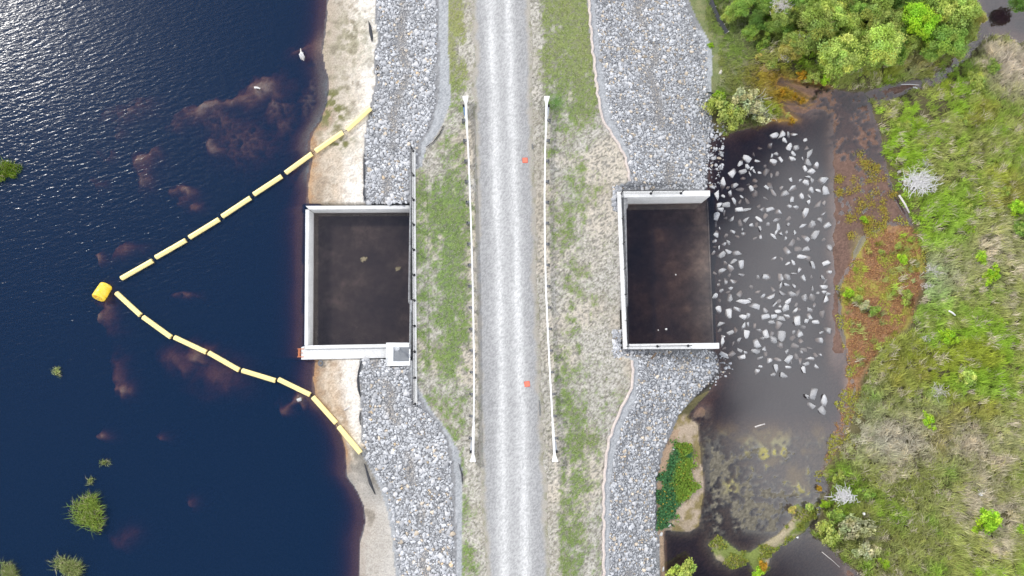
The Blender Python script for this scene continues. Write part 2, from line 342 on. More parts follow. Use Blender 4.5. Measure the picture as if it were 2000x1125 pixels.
# ------------------------------------------------------------------ ground
def axis(a, b, step, far):
    core = np.arange(a, b+1e-6, step); g = []; d = step; p = 0
    while p < far: d *= 1.35; p += d; g.append(p)
    g = np.array(g); return np.concatenate([(a-g)[::-1], core, b+g])
GX = axis(-49, 49, .15, 500); GY = axis(-23, 36, .15, 500)
XX, YY = np.meshgrid(GX, GY); ZZ = hz(XX.ravel(), YY.ravel()).reshape(XX.shape)
def ground_col(x, y, z):
    px, py = pix(x, y, np.where(x < -9.5, LAKE, z)); px = np.clip(px, -700, 2700); py = np.clip(py, -290, 1390)
    n1 = fbm(x, y, .5, 4, 1); n2 = fbm(x, y, 2.2, 4, 2); n3 = fbm(x, y, 6, 3, 5); n4 = fbm(x, y, .25, 2, 6); n5 = RNG.uniform(size=len(x))*.8+.2*n4; ns = fbm(x*2.2, y*.35, 1.2, 3, 9)
    s, a, b, bb, ol, orr, v, c, d = S0(py), RL0(py), RL1(py), BL1(py), ROL(py), ROR(py), V1(py), RR0(py), RR1(py)
    col = np.tile(np.array([.22,.12,.07]), (len(px), 1))
    # lake bed, weeds on the shoals
    bedm = px < s+2
    for (sx, sy, rx, ry, an, dep, k) in SHOALS:
        r2 = ((px-sx)/(rx*1.5))**2+((py-sy)/(ry*1.5))**2
        w = np.exp(-r2)*bedm
        col = lerp(col, [(.66,.54,.40), (.56,.54,.50), (.44,.48,.44)][k], np.clip(w*(.35+.6*n1+.6*n5), 0, 1))
    # beach
    q = np.clip((px-s)/np.maximum(a-s, 1), 0, 1)
    sand = lerp((.34,.27,.20), (.54,.48,.40), sm(.0, .35, q+(n2-.5)*.9+(n1-.5)*.4))
    sand = lerp(sand, (.74,.69,.62), sm(.42, .85, q+(n2-.5)*1.1+(n1-.5)*.6)); sand = sand*(.80+.46*n5)[:, None]; sand = lerp(sand, (.24,.18,.12), sm(.60, .74, n1)*.5*sm(.9, .5, q))
    sand = lerp(sand, (.36,.20,.10), sm(.24, .0, q+(n1-.5)*.3)*.85); sand = lerp(sand, (.30,.24,.18), sm(.54, .64, .6*n2+.4*n1)*.75*sm(.85, .5, q))
    sand = lerp(sand, (.52,.36,.22), sm(.42, .66, .5*n3+.5*n2)*sm(260, 330, py)*sm(.75, .4, q)*.55)
    up = sm(250, 180, py)
    sand = lerp(sand, (.46,.41,.34), up*sm(.55, .35, q)*.75)
    veg = np.exp(-((px-650)/30)**2-((py-212)/42)**2)+.7*np.exp(-((px-668)/26)**2-((py-282)/16)**2)+.35*np.exp(-((px-690)/60)**2-((py-80)/60)**2)
    sand = lerp(sand, (.17,.17,.07), np.clip(veg*1.6*sm(.42, .60, n1), 0, 1))
    sand = lerp(sand, (.20,.17,.13), sm(.62, .75, n1)*.55*up)
    lo = sm(860, 890, py)*sm(1000, 960, py); sand = lerp(sand, (.13,.12,.10), lo*sm(.38, .55, n2+q*.12)*.85)
    sand = lerp(sand, (.40,.38,.35), sm(880, 960, py)*.75); sand = lerp(sand, (.15,.13,.10), sm(880, 900, py)*sm(.54, .62, n2)*.6)
    m = (px >= s)[:, None]; col = np.where(m, sand, col)
    # bank beds
    bank = lerp((.20,.205,.215), (.33,.33,.335), n5)
    col = np.where(((px >= a) & (px < b))[:, None], bank, col)
    fine = lerp((.30,.315,.33), (.46,.47,.485), n5)
    col = np.where(((px >= b-4+5*(n1-.5)) & (px < bb+4*(n1-.5)))[:, None], fine, col)
    fl = (px > a-2) & (px < a+18*sm(900, 960, py)) & (py > 880); col = np.where(fl[:, None], fine*.95, col)
    # turf on both shoulders
    def turf(g, warm):
        straw = lerp((.22,.205,.175), (.55,.52,.47), sm(.05, .7, n5)); straw = lerp(straw, (.60,.52,.41), sm(.55, .72, n3)*.6*sm(.3, .5, n5))
        straw = lerp(straw, (.33,.29,.22), sm(.50, .70, n2)*.35)
        green = lerp((.04,.105,.02), (.20,.31,.07), n5); green = lerp(green, (.29,.27,.10), warm*.7)
        w = sm(.46, .60, .34*n1+.30*n2+.20*n5+.16*ns+(g-.5)*.75)
        return lerp(straw, green, w*.93*(.55+.45*sm(.2, .5, n5)))
    gl = np.interp(py, [-300,0,60,180,250,330,400,560,640,760,820,880,1000,1400], [.54,.56,.58,.56,.38,.42,.62,.60,.53,.50,.36,.42,.50,.48])
    gl = gl+.12*sm(35, 0, np.abs(px-ol+55))-.25*sm(26, 4, ol-px)
    tl = turf(gl, np.clip(sm(250, 100, py)*.75+.25*n2, 0, 1))
    col = np.where(((px >= bb+4*(n1-.5)) & (px < ol+2))[:, None], tl, col)
    gr = np.interp(py, [-300,0,120,200,240,330,480,560,640,720,800,900,1000,1400], [.62,.63,.62,.56,.43,.38,.43,.39,.35,.43,.48,.46,.46,.45])
    gr = gr-.35*sm(34, 6, px-orr)-.22*sm(1150, 1210, px)*sm(180, 300, py)*sm(800, 700, py)+.10*np.exp(-((px-1115)/28)**2)
    tr = turf(gr, np.clip(.35*sm(250, 100, py)+.45*n2, 0, 1))
    tr = lerp(tr, (.10,.20,.05), np.exp(-((px-1085)/16)**2-((py-200)/14)**2)*.9)
    col = np.where(((px >= orr-2) & (px < v+3*(n1-.5)))[:, None], tr, col)
    col = np.where(((px >= ol) & (px < orr))[:, None], lerp((.42,.42,.42), (.52,.52,.52), n1), col)
    col = np.where(((px >= v) & (px < c+4))[:, None], fine, col)
    col = np.where(((px >= c+4) & (px < d))[:, None], bank, col)
    fr = (px > d-16) & (px < d+5) & (py > 60) & (py < 185); col = np.where(fr[:, None], fine*1.15, col)
    # pond side
    m = np.nonzero(px >= d)[0]
    if len(m):
        qx, qy = px[m], py[m]; w1 = (n2[m]-.5)*26
        sd = np.maximum(sdf(qx, qy, POLY_POND), sdf(qx, qy, POLY_CHAN)); dk = sdf(qx, qy, POLY_DIKE); sd = np.minimum(sd, -dk)
        sr = sdf(qx, qy, POLY_RED)
        base = lerp((.075,.07,.035), (.16,.14,.07), n1[m])
        gz = sm(240, 150, qy+w1)*sm(1480, 1440, qx)
        base = lerp(base, lerp((.12,.17,.06), (.28,.27,.14), n1[m]), gz)
        mudc = lerp((.085,.055,.046), (.25,.155,.12), .45*n1[m]+.55*n5[m]); mudc = lerp(mudc, (.36,.36,.14), sm(.60, .72, n2[m])*.6*sm(640, 380, qy)*sm(300, 380, qy)*sm(1650, 1690, qx))
        low = sm(790, 850, qy)
        algae = lerp((.085,.078,.064), (.21,.19,.145), n5[m]); yel = sm(.48, .60, n3[m]*.5+n2[m]*.5)*sm(1060, 960, qy); algae = lerp(algae, (.40,.36,.13), yel*.75)
        wet = lerp(mudc, algae, low*sm(1640, 1600, qx))
        deep = sm(8, 60, sd); wet = lerp(wet, (.11,.085,.06), deep*(1-low)*sm(1640, 1600, qx))
        red = lerp((.19,.10,.055), (.42,.24,.13), .4*n1[m]+.6*n5[m]); red = lerp(red, (.34,.32,.06), sm(.52, .64, n2[m]+.2*(n1[m]-.5))*.8)
        cc = np.where((sd > 0)[:, None], wet, base)
        cc = lerp(cc, red, sm(-6, 8, sr+w1*.5))
        cc = lerp(cc, (.40,.24,.06), np.exp(-(sd/7)**2)*sm(300, 230, qy)*sm(1480, 1510, qx)*sm(1640, 1600, qx))
        isl = sm(806, 815, qy)*sm(1046, 1030, qy)*(qx < 1390)*(sd < 2)
        islc = lerp((.44,.35,.27), (.34,.28,.20), n1[m]); islc = lerp(islc, (.20,.16,.06), sm(.45, .58, .6*n2[m]+.4*n1[m])*.85)
        islc = lerp(islc, (.05,.13,.05), sm(-3, 5, sdf(qx, qy, POLY_GREEN)+w1*.9)*sm(.35, .55, n1[m]+.08))
        cc = lerp(cc, islc, isl)
        dkc = lerp((.42,.35,.26), (.30,.27,.15), n1[m]); dkc = lerp(dkc, (.17,.22,.05), sm(.47, .58, n2[m])*.9)
        cc = lerp(cc, dkc, sm(-2, 3, dk+w1*.2))
        col[m] = cc
        e = np.nonzero((qx-d[m] < 14) & (qy > 840))[0]; col[m[e]] = lerp((.42,.30,.20), (.34,.25,.18), n1[m[e]])
    return np.clip(col, .01, .9)
COL = ground_col(XX.ravel(), YY.ravel(), ZZ.ravel())
ny, nx = XX.shape
ii = (np.arange(ny-1)[:, None]*nx+np.arange(nx-1)[None, :]).ravel()
gm = np_mesh('ground', np.stack([XX.ravel(), YY.ravel(), ZZ.ravel()], 1), [np.stack([ii, ii+1, ii+nx+1, ii+nx], 1)], COL, True)
tag(link('ground', gm, M['ground']), kind='structure')
# road: a thin crowned gravel sheet on the crest
def build_road():
    ys = np.arange(-60, 75, .12); k = 56
    V = []; Cc = []
    u = np.linspace(-.03, 1.03, k)
    for y in ys:
        _, py = pix(0., y, 0.); py = float(np.clip(py, -290, 1390))
        xl = float(at(ROL(py), py)[0]); xr = float(at(ROR(py), py)[0])
        jl = .5*(float(fbm(np.array([y]), np.array([0.]), 1.3, 4, 41)[0])-.5); jr = .5*(float(fbm(np.array([y]), np.array([9.]), 1.3, 4, 43)[0])-.5)
        x = xl+jl+(xr+jr-xl-jl)*u
        z = .006+.05*np.clip(1-(2*u-1)**2, 0, 1)
        r1 = float(at(np.interp(py, [-300,0,280,560,850,1125,1400], [950,957,967,975,981,984,988]), py)[0]); r2 = float(at(np.interp(py, [-300,0,280,560,850,1125,1400], [985,992,1002,1011,1021,1027,1032]), py)[0])
        n = fbm(x, np.full(k, y), .6, 4, 50); nl = fbm(x*3, np.full(k, y*.25), 1.2, 3, 52)
        rut = np.exp(-np.abs((x-r1+.25*(nl-.5))/.46)**1.6)+np.exp(-np.abs((x-r2+.25*(nl-.5))/.44)**1.6)+.22*np.exp(-((x-(r1+r2)/2)/1.2)**2)
        z = z-.018*np.clip(rut, 0, 1)
        g5 = RNG.uniform(size=k); c = lerp((.24,.24,.242), (.42,.42,.42), .25*n+.75*g5); c = lerp(c, (.72,.72,.71), np.clip(rut*(.45+.65*nl)*(.5+.7*g5), 0, 1)*.80)
        edge = sm(.09, 0, np.minimum(u, 1-u)+.10*(n-.5)); c = lerp(c, (.40,.365,.31), edge*.8)
        gr = sm(.56, .68, n)*edge; c = lerp(c, (.20,.20,.10), gr*.5)
        V.append(np.stack([x, np.full(k, y), z], 1)); Cc.append(c)
    V = np.concatenate(V); Cc = np.concatenate(Cc); n = len(ys)
    ii = (np.arange(n-1)[:, None]*k+np.arange(k-1)[None, :]).ravel()
    tag(link('gravel_road', np_mesh('gravel_road', V, [np.stack([ii, ii+1, ii+k+1, ii+k], 1)], Cc, True), M['road']), kind='structure')
build_road()
# ------------------------------------------------------------------ water bodies (closed volumes)
def water(name, pts, z0, z1, m):
    b = MB(); b.prism(pts, z0, z1); o = b.obj(name, m); tag(o, kind='structure')
e = [atv(float(S0(q))+28, q, LAKE) for q in range(-280, 400, 20)]+[atv(625, 401.5, LAKE), atv(599, 405, LAKE), atv(599, 678, LAKE), atv(625, 699, LAKE)]+[atv(float(S0(q))+28, q, LAKE) for q in range(705, 1390, 20)]
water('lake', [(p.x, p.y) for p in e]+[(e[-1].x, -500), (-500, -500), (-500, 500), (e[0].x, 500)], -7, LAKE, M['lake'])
# pond runs under the right bank; inside the outlet basin it is the same water
e = [atv(float(RR1(q))-30, q, POND) for q in list(range(-280, 365, 20))]+[atv(1352, 376, POND), atv(1218, 376, POND), atv(1223, 676, POND), atv(1372, 676, POND)]+[atv(float(RR1(q))-30, q, POND) for q in range(690, 1390, 20)]
water('pond', [(p.x, p.y) for p in e]+[(e[-1].x, -500), (500, -500), (500, 500), (e[0].x, 500)], -7, POND, M['pond'])
# ------------------------------------------------------------------ concrete basins
TOPL = -.98
def q4(pts, z): return [tuple(atv(px, py, z)[:2]) for px, py in pts]
def wall(parent, name, pts, ztop, zbot, m=None, bev=.02):
    b = MB(); b.prism(q4(pts, ztop), zbot, ztop); return b.obj(name, m or M['concrete'], parent, bev)
B1 = empty('concrete_basin', atv(700, 545, -3.4), 'square concrete basin set in the lake shore, with one straight fence', 'basin', 'concrete basins')
B1i = Matrix.Translation(-B1.location)
def fix(root):
    for o in bpy.data.objects:
        if o.parent is root and not o.get('_f'):
            o.matrix_parent_inverse = Matrix.Identity(4); o.location = Vector(o.location)-root.location; o['_f'] = 1
wall(B1, 'north_wall', [(596.5,402),(803.2,401),(803.2,408),(603.5,409)], TOPL, -4.6)
wall(B1, 'west_wall', [(596.4,409.1),(603.4,409.1),(601.5,674.4),(594.5,674.6)], TOPL, -4.6)
wall(B1, 'south_wall', [(594.5,674.7),(803.2,671),(803.2,678),(596,682)], TOPL, -4.6)
wall(B1, 'south_ledge', [(588.2,678),(594.4,676),(596,682.3),(803.2,678.3),(803.2,698),(588.2,702.5)], TOPL-.16, -4.6)
wall(B1, 'head_wall', [(803.4,292),(811,292),(814.5,792),(807,792)], TOPL+.54, -4.6)
wall(B1, 'floor_slab', [(599,404),(806,403),(806,679),(598,680)], -2.70, -3.3, M['wet_concrete'])
b = MB(); b.prism(q4([(600,405.5),(804.5,404.5),(804.5,675),(598.5,678)], BASIN), -2.695, BASIN); tag(b.obj('basin_water', M['basin']), kind='structure')
fix(B1)
B2 = empty('concrete_basin', atv(1300, 530, -4.2), 'open ended concrete basin beside the rock strewn pond, fenced on three sides', 'basin', 'concrete basins')
T2 = -.86
wall(B2, 'head_wall', [(1205,374),(1213,374.2),(1225.8,681.6),(1217.6,682)], T2+.13, -5.2)
wall(B2, 'north_wall', [(1213.4,373.6),(1387,372),(1387,383.2),(1213.7,385.5)], T2, -5.2)
wall(B2, 'south_wall', [(1226.1,672),(1405,669.6),(1405,681),(1226.3,682)], T2, -5.2)
b = MB(); b.prism(q4([(1214,377),(1381,377),(1393,676),(1222,677)], POND), -4.55, POND-.20)
b.v = [(x, y, z if z < -4.5 else POND-(.62 if x < 11 else .13)) for x, y, z in b.v]; b.obj('floor_slab', M['wet_concrete'], B2)
b = MB(); b.prism(q4([(1381.2,394),(1383.4,394),(1394.6,672),(1392.2,672)], POND), -4.55, POND-.05); b.obj('end_sill', M['wet_concrete'], B2)
fix(B2)
# ------------------------------------------------------------------ fences
def chain_fence(loc_pts, h, label, post_gap, end_skip=0):
    root = empty('chain_link_fence', loc_pts[0], label, 'fence', 'chain link fences on the basin walls')
    L = Vector(loc_pts[0]); rel = [Vector(p)-L for p in loc_pts]
    wires = MB()
    top = MB(); top.tube([p+Vector((0,0,h)) for p in rel], .03, 6); top.obj('top_rail', M['black'], root)
    bot = MB(); bot.tube([p+Vector((0,0,.08)) for p in rel], .018, 5); bot.obj('bottom_rail', M['black'], root)
    done = set()
    for a, c in zip(rel[:-1], rel[1:]):
        d = c-a; ln = d.length; u = d/ln; n = max(1, round(ln/post_gap))
        for k in range(n+1):
            p = a+d*(k/n); key = (round(p.x, 1), round(p.y, 1))
            if key in done: continue
            done.add(key)
            pm = MB(); pm.tube([p+Vector((0,0,0)), p+Vector((0,0,h+.06))], .042, 8); po = pm.obj('post', M['black'], root, 0, True)
            bp = MB(); bp.tube([p+Vector((0,0,.001)), p+Vector((0,0,.03))], .12, 10); bp.obj('base_plate', M['black'], po)
        s = -h
        while s < ln:
            for sg in (0, 1):
                s0, s1 = max(s, 0), min(s+h, ln)
                if s1-s0 < .05: continue
                za, zb = s0-s, s1-s
                if sg: za, zb = h-za, h-zb
                wires.tube([a+u*s0+Vector((0,0,.05+za*.95)), a+u*s1+Vector((0,0,.05+zb*.95))], .0022, 3, False)
            s += .14
    wires.obj('wire_mesh', M['black'], root); return root
zf = TOPL+.54
chain_fence([atv(807.2, 295, zf), atv(810.8, 789, zf)], 1.25, 'long straight black chain link fence on the wall of the square basin', 2.2)
chain_fence([atv(1330, 377.5, T2), atv(1212.5, 378.5, T2), atv(1224, 677, T2), atv(1344, 675.5, T2)], 1.2, 'black chain link fence turning two corners round the open ended basin', 2.35)
# ------------------------------------------------------------------ platform and ladder on the ledge
zp = TOPL-.16
P0 = atv(757.2, 714.5, zp+.55); P1 = atv(801.8, 669.5, zp+.55)
pr = empty('access_platform', ((P0.x+P1.x)/2, (P0.y+P1.y)/2, zp), 'white metal access platform with grey grating at the corner of the square basin', 'platform')
hw, hd = (P1.x-P0.x)/2, (P1.y-P0.y)/2
f = MB()
for (x0, y0, x1, y1) in ((-hw,-hd,hw,-hd+.40),(-hw,hd-.40,hw,hd),(-hw,-hd+.40,-hw+.48,hd-.40),(hw-.12,-hd+.40,hw,hd-.40)): f.box(x0, y0, .45, x1, y1, .55)
f.obj('deck_frame', M['white'], pr, .01)
g = MB(); gx0, gx1, gy0, gy1 = -hw+.48, hw-.12, -hd+.40, hd-.40
x = gx0+.03
while x < gx1: g.box(x, gy0, .48, x+.03, gy1, .535); x += .085
y = gy0+.03
while y < gy1: g.box(gx0, y, .485, gx1, y+.02, .530); y += .11
g.obj('grating', M['grate'], pr)
pan = MB(); pan.box(gx0-.02, gy0-.02, .36, gx1+.02, gy1+.02, .40); pan.obj('support_pan', M['post'], pr)
r = MB()
for p, q in (((-hw+.04,-hd+.04),(hw-.04,-hd+.04)),((-hw+.04,-hd+.04),(-hw+.04,hd-.04)),((-hw+.04,hd-.04),(hw-.04,hd-.04))):
    for zz in (1.05, 1.55): r.tube([(*p, zz), (*q, zz)], .028, 6)
r.obj('guard_rail', M['white'], pr, 0, True)
for (x, y) in ((-hw+.04,-hd+.04),(hw-.04,-hd+.04),(-hw+.04,hd-.04),(hw-.04,hd-.04),(-hw+.04,0)):
    q = MB(); q.tube([(x, y, .551), (x, y, 1.58)], .03, 6); q.obj('rail_post', M['white'], pr, 0, True)
for (x, y) in ((-hw+.1,-hd+.1),(hw-.1,-hd+.1),(-hw+.1,hd-.1),(hw-.1,hd-.1)):
    q = MB(); q.box(x-.05, y-.05, -.2, x+.05, y+.05, .449); q.obj('leg', M['white'], pr)
ws = atv(779, 680, zp+.9)-pr.location
v = empty('valve_stand', atv(779, 680.5, zp+.54), 'white valve stand with a small handwheel on the platform grating', 'valve')
q = MB(); q.tube([(0,0,0),(0,0,.75)], [.10,.07], 10); q.obj('pedestal', M['white'], v, 0, True)
q = MB(); q.box(-.16,-.12,.75,.16,.12,.98); q.obj('gear_box', M['white'], v, .03)
q = MB(); q.tube([(math.cos(a*math.pi/10)*.22, math.sin(a*math.pi/10)*.22, 1.08) for a in range(21)], .022, 6)
for a in range(3): q.tube([(math.cos(a*2.09)*.22, math.sin(a*2.09)*.22, 1.08), (0, 0, 1.06)], .016, 5)
q.tube([(0,0,.98),(0,0,1.1)], .03, 6); q.obj('handwheel', M['grate'], v, 0, True)
L0 = atv(581.5, 697, zp); L1 = atv(581.5, 681.5, zp); xe = atv(588, 690, zp).x
ld = empty('ladder', (xe, (L0.y+L1.y)/2, zp), 'rusty orange ladder hooked on the end of the concrete ledge above the lake', 'ladder')
w2 = (L1.y-L0.y)/2; lx = L0.x-xe
for sg in (-1, 1):
    q = MB(); q.tube([(.25, sg*w2, .02), (lx, sg*w2, .06), (lx, sg*w2, -.9)], .035, 6); q.obj('side_rail', M['rust'], ld)
for k in range(4):
    q = MB(); t_ = k/3; q.tube([(lx*(1-t_*.75), -w2, .05), (lx*(1-t_*.75), w2, .05)] if k else [(lx, -w2, -.3), (lx, w2, -.3)], .022, 6); q.obj('rung', M['rust'], ld)
q = MB(); q.tube([(lx, 0, .05), (.2, 0, .03)], .022, 6); q.obj('brace', M['rust'], ld)
# ------------------------------------------------------------------ guard rails
def guard_rail(pts_px, side, label):
    P = [atv(px, py, .72) for px, py in pts_px]
    P = [Vector((p.x, p.y, 0)) for p in P]
    # resample
    out = []; acc = [0]
    for a, c in zip(P[:-1], P[1:]): acc.append(acc[-1]+(c-a).length)
    tot = acc[-1]
    def pos(s):
        i = max(0, min(len(P)-2, int(np.searchsorted(acc, s))-1)); return P[i].lerp(P[i+1], (s-acc[i])/(acc[i+1]-acc[i]))
    root = empty('guard_rail', pos(tot/2), label, 'guard rail', 'white guard rails along the gravel road')
    O = root.location
    prof = [(-.05,.41),(.05,.46),(.05,.52),(-.035,.565),(.05,.61),(.05,.67),(-.05,.72),(-.07,.715),(-.07,.42)]
    prof = [(a*side*-1, z) for a, z in prof]
    n = len(prof); b = MB(); N = 60; a0, a1 = .6, tot-.6
    for i in range(N+1):
        s = a0+(a1-a0)*i/N; p = pos(s)-O; d = (pos(min(s+.3, tot))-pos(max(s-.3, 0))).normalized(); nr = Vector((d.y, -d.x, 0))*(-1 if d.y < 0 else 1)
        b.v += [tuple(p+nr*a+Vector((0, 0, z))) for a, z in prof]
        if i: b.f += [((i-1)*n+k, (i-1)*n+(k+1)%n, i*n+(k+1)%n, i*n+k) for k in range(n)]
    b.obj('rail_beam', M['galv'], root)
    s = 2.2; npost = 0
    while s < tot-1.6:
        p = pos(s)-O
        q = MB(); q.box(p.x+side*.10, p.y-.10, .36, p.x+side*.30, p.y+.10, .70); bo = None
        q2 = MB(); cx = p.x+side*.37
        q2.box(cx-.07, p.y-.08, -.5, cx+.07, p.y-.068, .76); q2.box(cx-.07, p.y+.068, -.5, cx+.07, p.y+.08, .76); q2.box(cx-.007, p.y-.067, -.5, cx+.007, p.y+.067, .76)
        po = q2.obj('post', M['post'], root); q.obj('spacer_block', M['post'], po, .01)
        s += 1.905
    for end, sg in ((0., 1), (tot, -1)):
        p = pos(end)-O; d = (pos(end+sg*1.5)-pos(end)).normalized(); nr = Vector((d.y, -d.x, 0)); nr = nr if nr.x*side > 0 else -nr
        def tr(u, w, z): return p+d*u+nr*w+Vector((0, 0, z))
        h = MB(); A = [(0,-.25),(0,.27),(.12,.24),(.62,.10),(.62,-.09),(.12,-.22)]
        h.poly([tr(u, w, .30) for u, w in A]+[tr(u, w, .80) for u, w in A], [(0,1,2,3,4,5),(6,7,8,9,10,11)]+[(i,(i+1)%6,6+(i+1)%6,6+i) for i in range(6)]); h.obj('impact_head', M['white'], root, .015)
        c = MB(); A = [(.63,-.095),(.63,.10),(3.4,.075),(3.4,-.075)]
        c.poly([tr(u, w, .39) for u, w in A]+[tr(u, w, .745) for u, w in A], [(0,1,2,3),(4,5,6,7)]+[(i,(i+1)%4,4+(i+1)%4,4+i) for i in range(4)]); c.obj('feeder_chute', M['galv'], root, .01)
        k = MB(); k.poly([tr(u, w, z) for z in (-.3, .62) for u, w in ((.72,.13),(.72,.30),(.92,.30),(.92,.13))], [(0,1,2,3),(4,5,6,7)]+[(i,(i+1)%4,4+(i+1)%4,4+i) for i in range(4)]); k.obj('anchor_post', M['black'], root)
        k = MB(); k.tube([tr(.9,.20,.18), tr(1.5,.17,.5), tr(3.0,.10,.60)], .02, 5); k.obj('anchor_cable', M['galv'], root)
        k = MB(); k.poly([tr(u, w, z) for z in (.1, .55) for u, w in ((.95,.14),(.95,.27),(1.7,.22),(1.7,.13))], [(0,1,2,3),(4,5,6,7)]+[(i,(i+1)%4,4+(i+1)%4,4+i) for i in range(4)]); k.obj('strut', M['blue'] if sg > 0 and side < 0 else M['grate'], root)
guard_rail([(909,188),(911.5,240),(915,300),(919.5,420),(922.5,520),(924.5,620),(926,720),(925.5,800),(923.5,902)], -1, 'white steel guard rail along the lake side of the gravel road')
guard_rail([(1068,188),(1066.5,240),(1064.5,300),(1063.5,380),(1064,460),(1066,560),(1070,650),(1074,730),(1079,820),(1084,902)], 1, 'white steel guard rail along the pond side of the gravel road')
# ------------------------------------------------------------------ plates on the road
for (px, py, lab, a) in ((1025.5, 313, 'square red marker plate on the road beyond the basins, far from the ladder', 2), (1029.5, 750, 'square red marker plate on the road near the lower end of the guard rails', 8)):
    p = atv(px, py, .05); t_ = empty('marker_plate', (p.x, p.y, .035), lab, 'marker', 'red marker plates on the road', R(a))
    q = MB(); q.box(-.24,-.24,0,.24,.24,.025); q.obj('rim', M['salmon_dark'], t_, .005)
    q = MB(); q.box(-.205,-.205,.026,.205,.205,.034); q.obj('plate', M['salmon'], t_)
for (px, py0, py1, lab) in ((1053.2, 782, 812, 'thin dark metal strip lying at the road edge near the lower red plate'), (1039.0, 281, 292, 'short dark metal strip lying at the road edge near the upper red plate')):
    a = atv(px, py0, .02); c = atv(px+1.6, py1, .02); q = MB(); q.tube([a, (a+c)/2+Vector((.02,0,.02)), c], .045, 5); tag(q.obj('metal_strip', M['post']), lab, 'strip', 'dark metal strips at the road edge')
# ------------------------------------------------------------------ float line and barrel buoy
def lathe(prof, n=20):
    b = MB(); m = len(prof)
    for k in range(n):
        a = 2*math.pi*k/n; b.v += [(x, r_*math.cos(a), r_*math.sin(a)) for x, r_ in prof]
    for k in range(n):
        for i in range(m-1): b.f.append((k*m+i, k*m+i+1, ((k+1)%n)*m+i+1, ((k+1)%n)*m+i))
    return b
UP = [(235,545,300,508),(302.5,504,365,468),(368,465,430,427),(432,424,491,385),(494,381,552,343),(556,339,611,299),(613,295,671,257),(675,254,725,210)]
DN = [(226,571,276,617),(278,618,336,660),(339,658,405,689),(406,688,469,724),(471,723,540,744),(542,740,608,772),(609,774,658,828),(659,832,706,886)]
ORD = ['first', 'second', 'third', 'fourth', 'fifth', 'sixth', 'seventh', 'eighth']
RB = .225
def floats():
    protos = None
    for row, nm in ((UP, 'upper'), (DN, 'lower')):
        for i, (x0, y0, x1, y1) in enumerate(row):
            mx, my = (x0+x1)/2, (y0+y1)/2
            z = LAKE+.10
            for _ in range(3):
                wx, wy = at(mx, my, z+.1); g = float(hz(np.array([float(wx)]), np.array([float(wy)]))[0]); z = max(LAKE+.10, g+RB+.10)
            a = atv(x0, y0, z); c = atv(x1, y1, z); d = c-a
            if g > LAKE-.05:
                ga = float(hz(np.array([a.x]), np.array([a.y]))[0]); gc = float(hz(np.array([c.x]), np.array([c.y]))[0])
                a.z = max(ga+RB+.02, LAKE+.1); c.z = max(gc+RB+.02, LAKE+.1); d = c-a
            where = {0: 'nearest the barrel buoy', 7: 'ending on the rocks'}.get(i, f'{ORD[i]} from the barrel buoy')
            root = empty('boom_float', (a+c)/2, f'yellow cylinder float of the {nm} boom line, {where}', 'boom float', 'yellow floats of the boom line', 0)
            root.rotation_euler = d.to_track_quat('X', 'Z').to_euler()
            L = d.length/2-.02
            if protos is None:
                l0 = 1.0
                body = lathe([(-.93,RB),(-.5,RB),(.0,RB),(.5,RB),(.93,RB)], 20).mesh('body', 0, True)
                body.materials.append(M['boom'])
                cap = lathe([(0,RB),(.03,RB*1.02),(.10,RB*1.02),(.125,RB*.93),(.13,RB*.6),(.12,RB*.55),(.12,.001)], 20).mesh('end_cap', 0, True); cap.materials.append(M['boom'])
                lk = MB(); lk.tube([(.11,0,0),(.30,0,.0)], .035, 6); lkm = lk.mesh('link_rod'); lkm.materials.append(M['black'])
                sm_ = MB(); sm_.box(-.93,-.012,RB-.004,.93,.012,RB+.010); smm = sm_.mesh('seam'); smm.materials.append(M['boom'])
                protos = (body, cap, lkm, smm)
            o = link('body', protos[0], None, root); o.scale = (L/1.06, 1, 1)
            o2 = link('seam', protos[3], None, o)
            for sg in (1, -1):
                cp = link('end_cap', protos[1], None, root); cp.location = (sg*L*.93/1.06, 0, 0); cp.rotation_euler = (0, 0, 0 if sg > 0 else math.pi)
                link('link_rod', protos[2], None, cp)
floats()
by = empty('barrel_buoy', atv(200, 570, LAKE+.25), 'yellow barrel buoy floating at the tip of the boom line', 'buoy')
ax = Vector((-.22, -.82, .42)).normalized(); by.rotation_euler = ax.to_track_quat('X', 'Z').to_euler()
rb = .58
lathe([(-.72,.001),(-.72,.50),(-.68,.555),(-.60,rb),(-.45,rb),(-.43,rb-.02),(-.38,rb-.02),(-.36,rb),(.36,rb),(.38,rb-.02),(.43,rb-.02),(.45,rb),(.60,rb),(.68,.555),(.72,.52)], 32).obj('body', M['yellow'], by, 0, True)
lathe([(.72,.52),(.72,.42),(.695,.40),(.695,.14),(.74,.12),(.74,.001)], 32).obj('end_cap', M['yellow'], by, 0, False)
for k in range(4):
    a = k*math.pi/2+.5; q = MB(); q.box(.697, -.10, -.06, .72, .10, .06, Matrix.Rotation(a, 4, 'X') @ Matrix.Translation((0, .27, 0))); q.obj('rib', M['salmon_dark'] if k == 1 else M['yellow'], by)
q = MB(); q.tube([(.74, -.07, 0), (.83, -.05, 0), (.83, .05, 0), (.74, .07, 0)], .02, 6); q.obj('lifting_eye', M['post'], by)
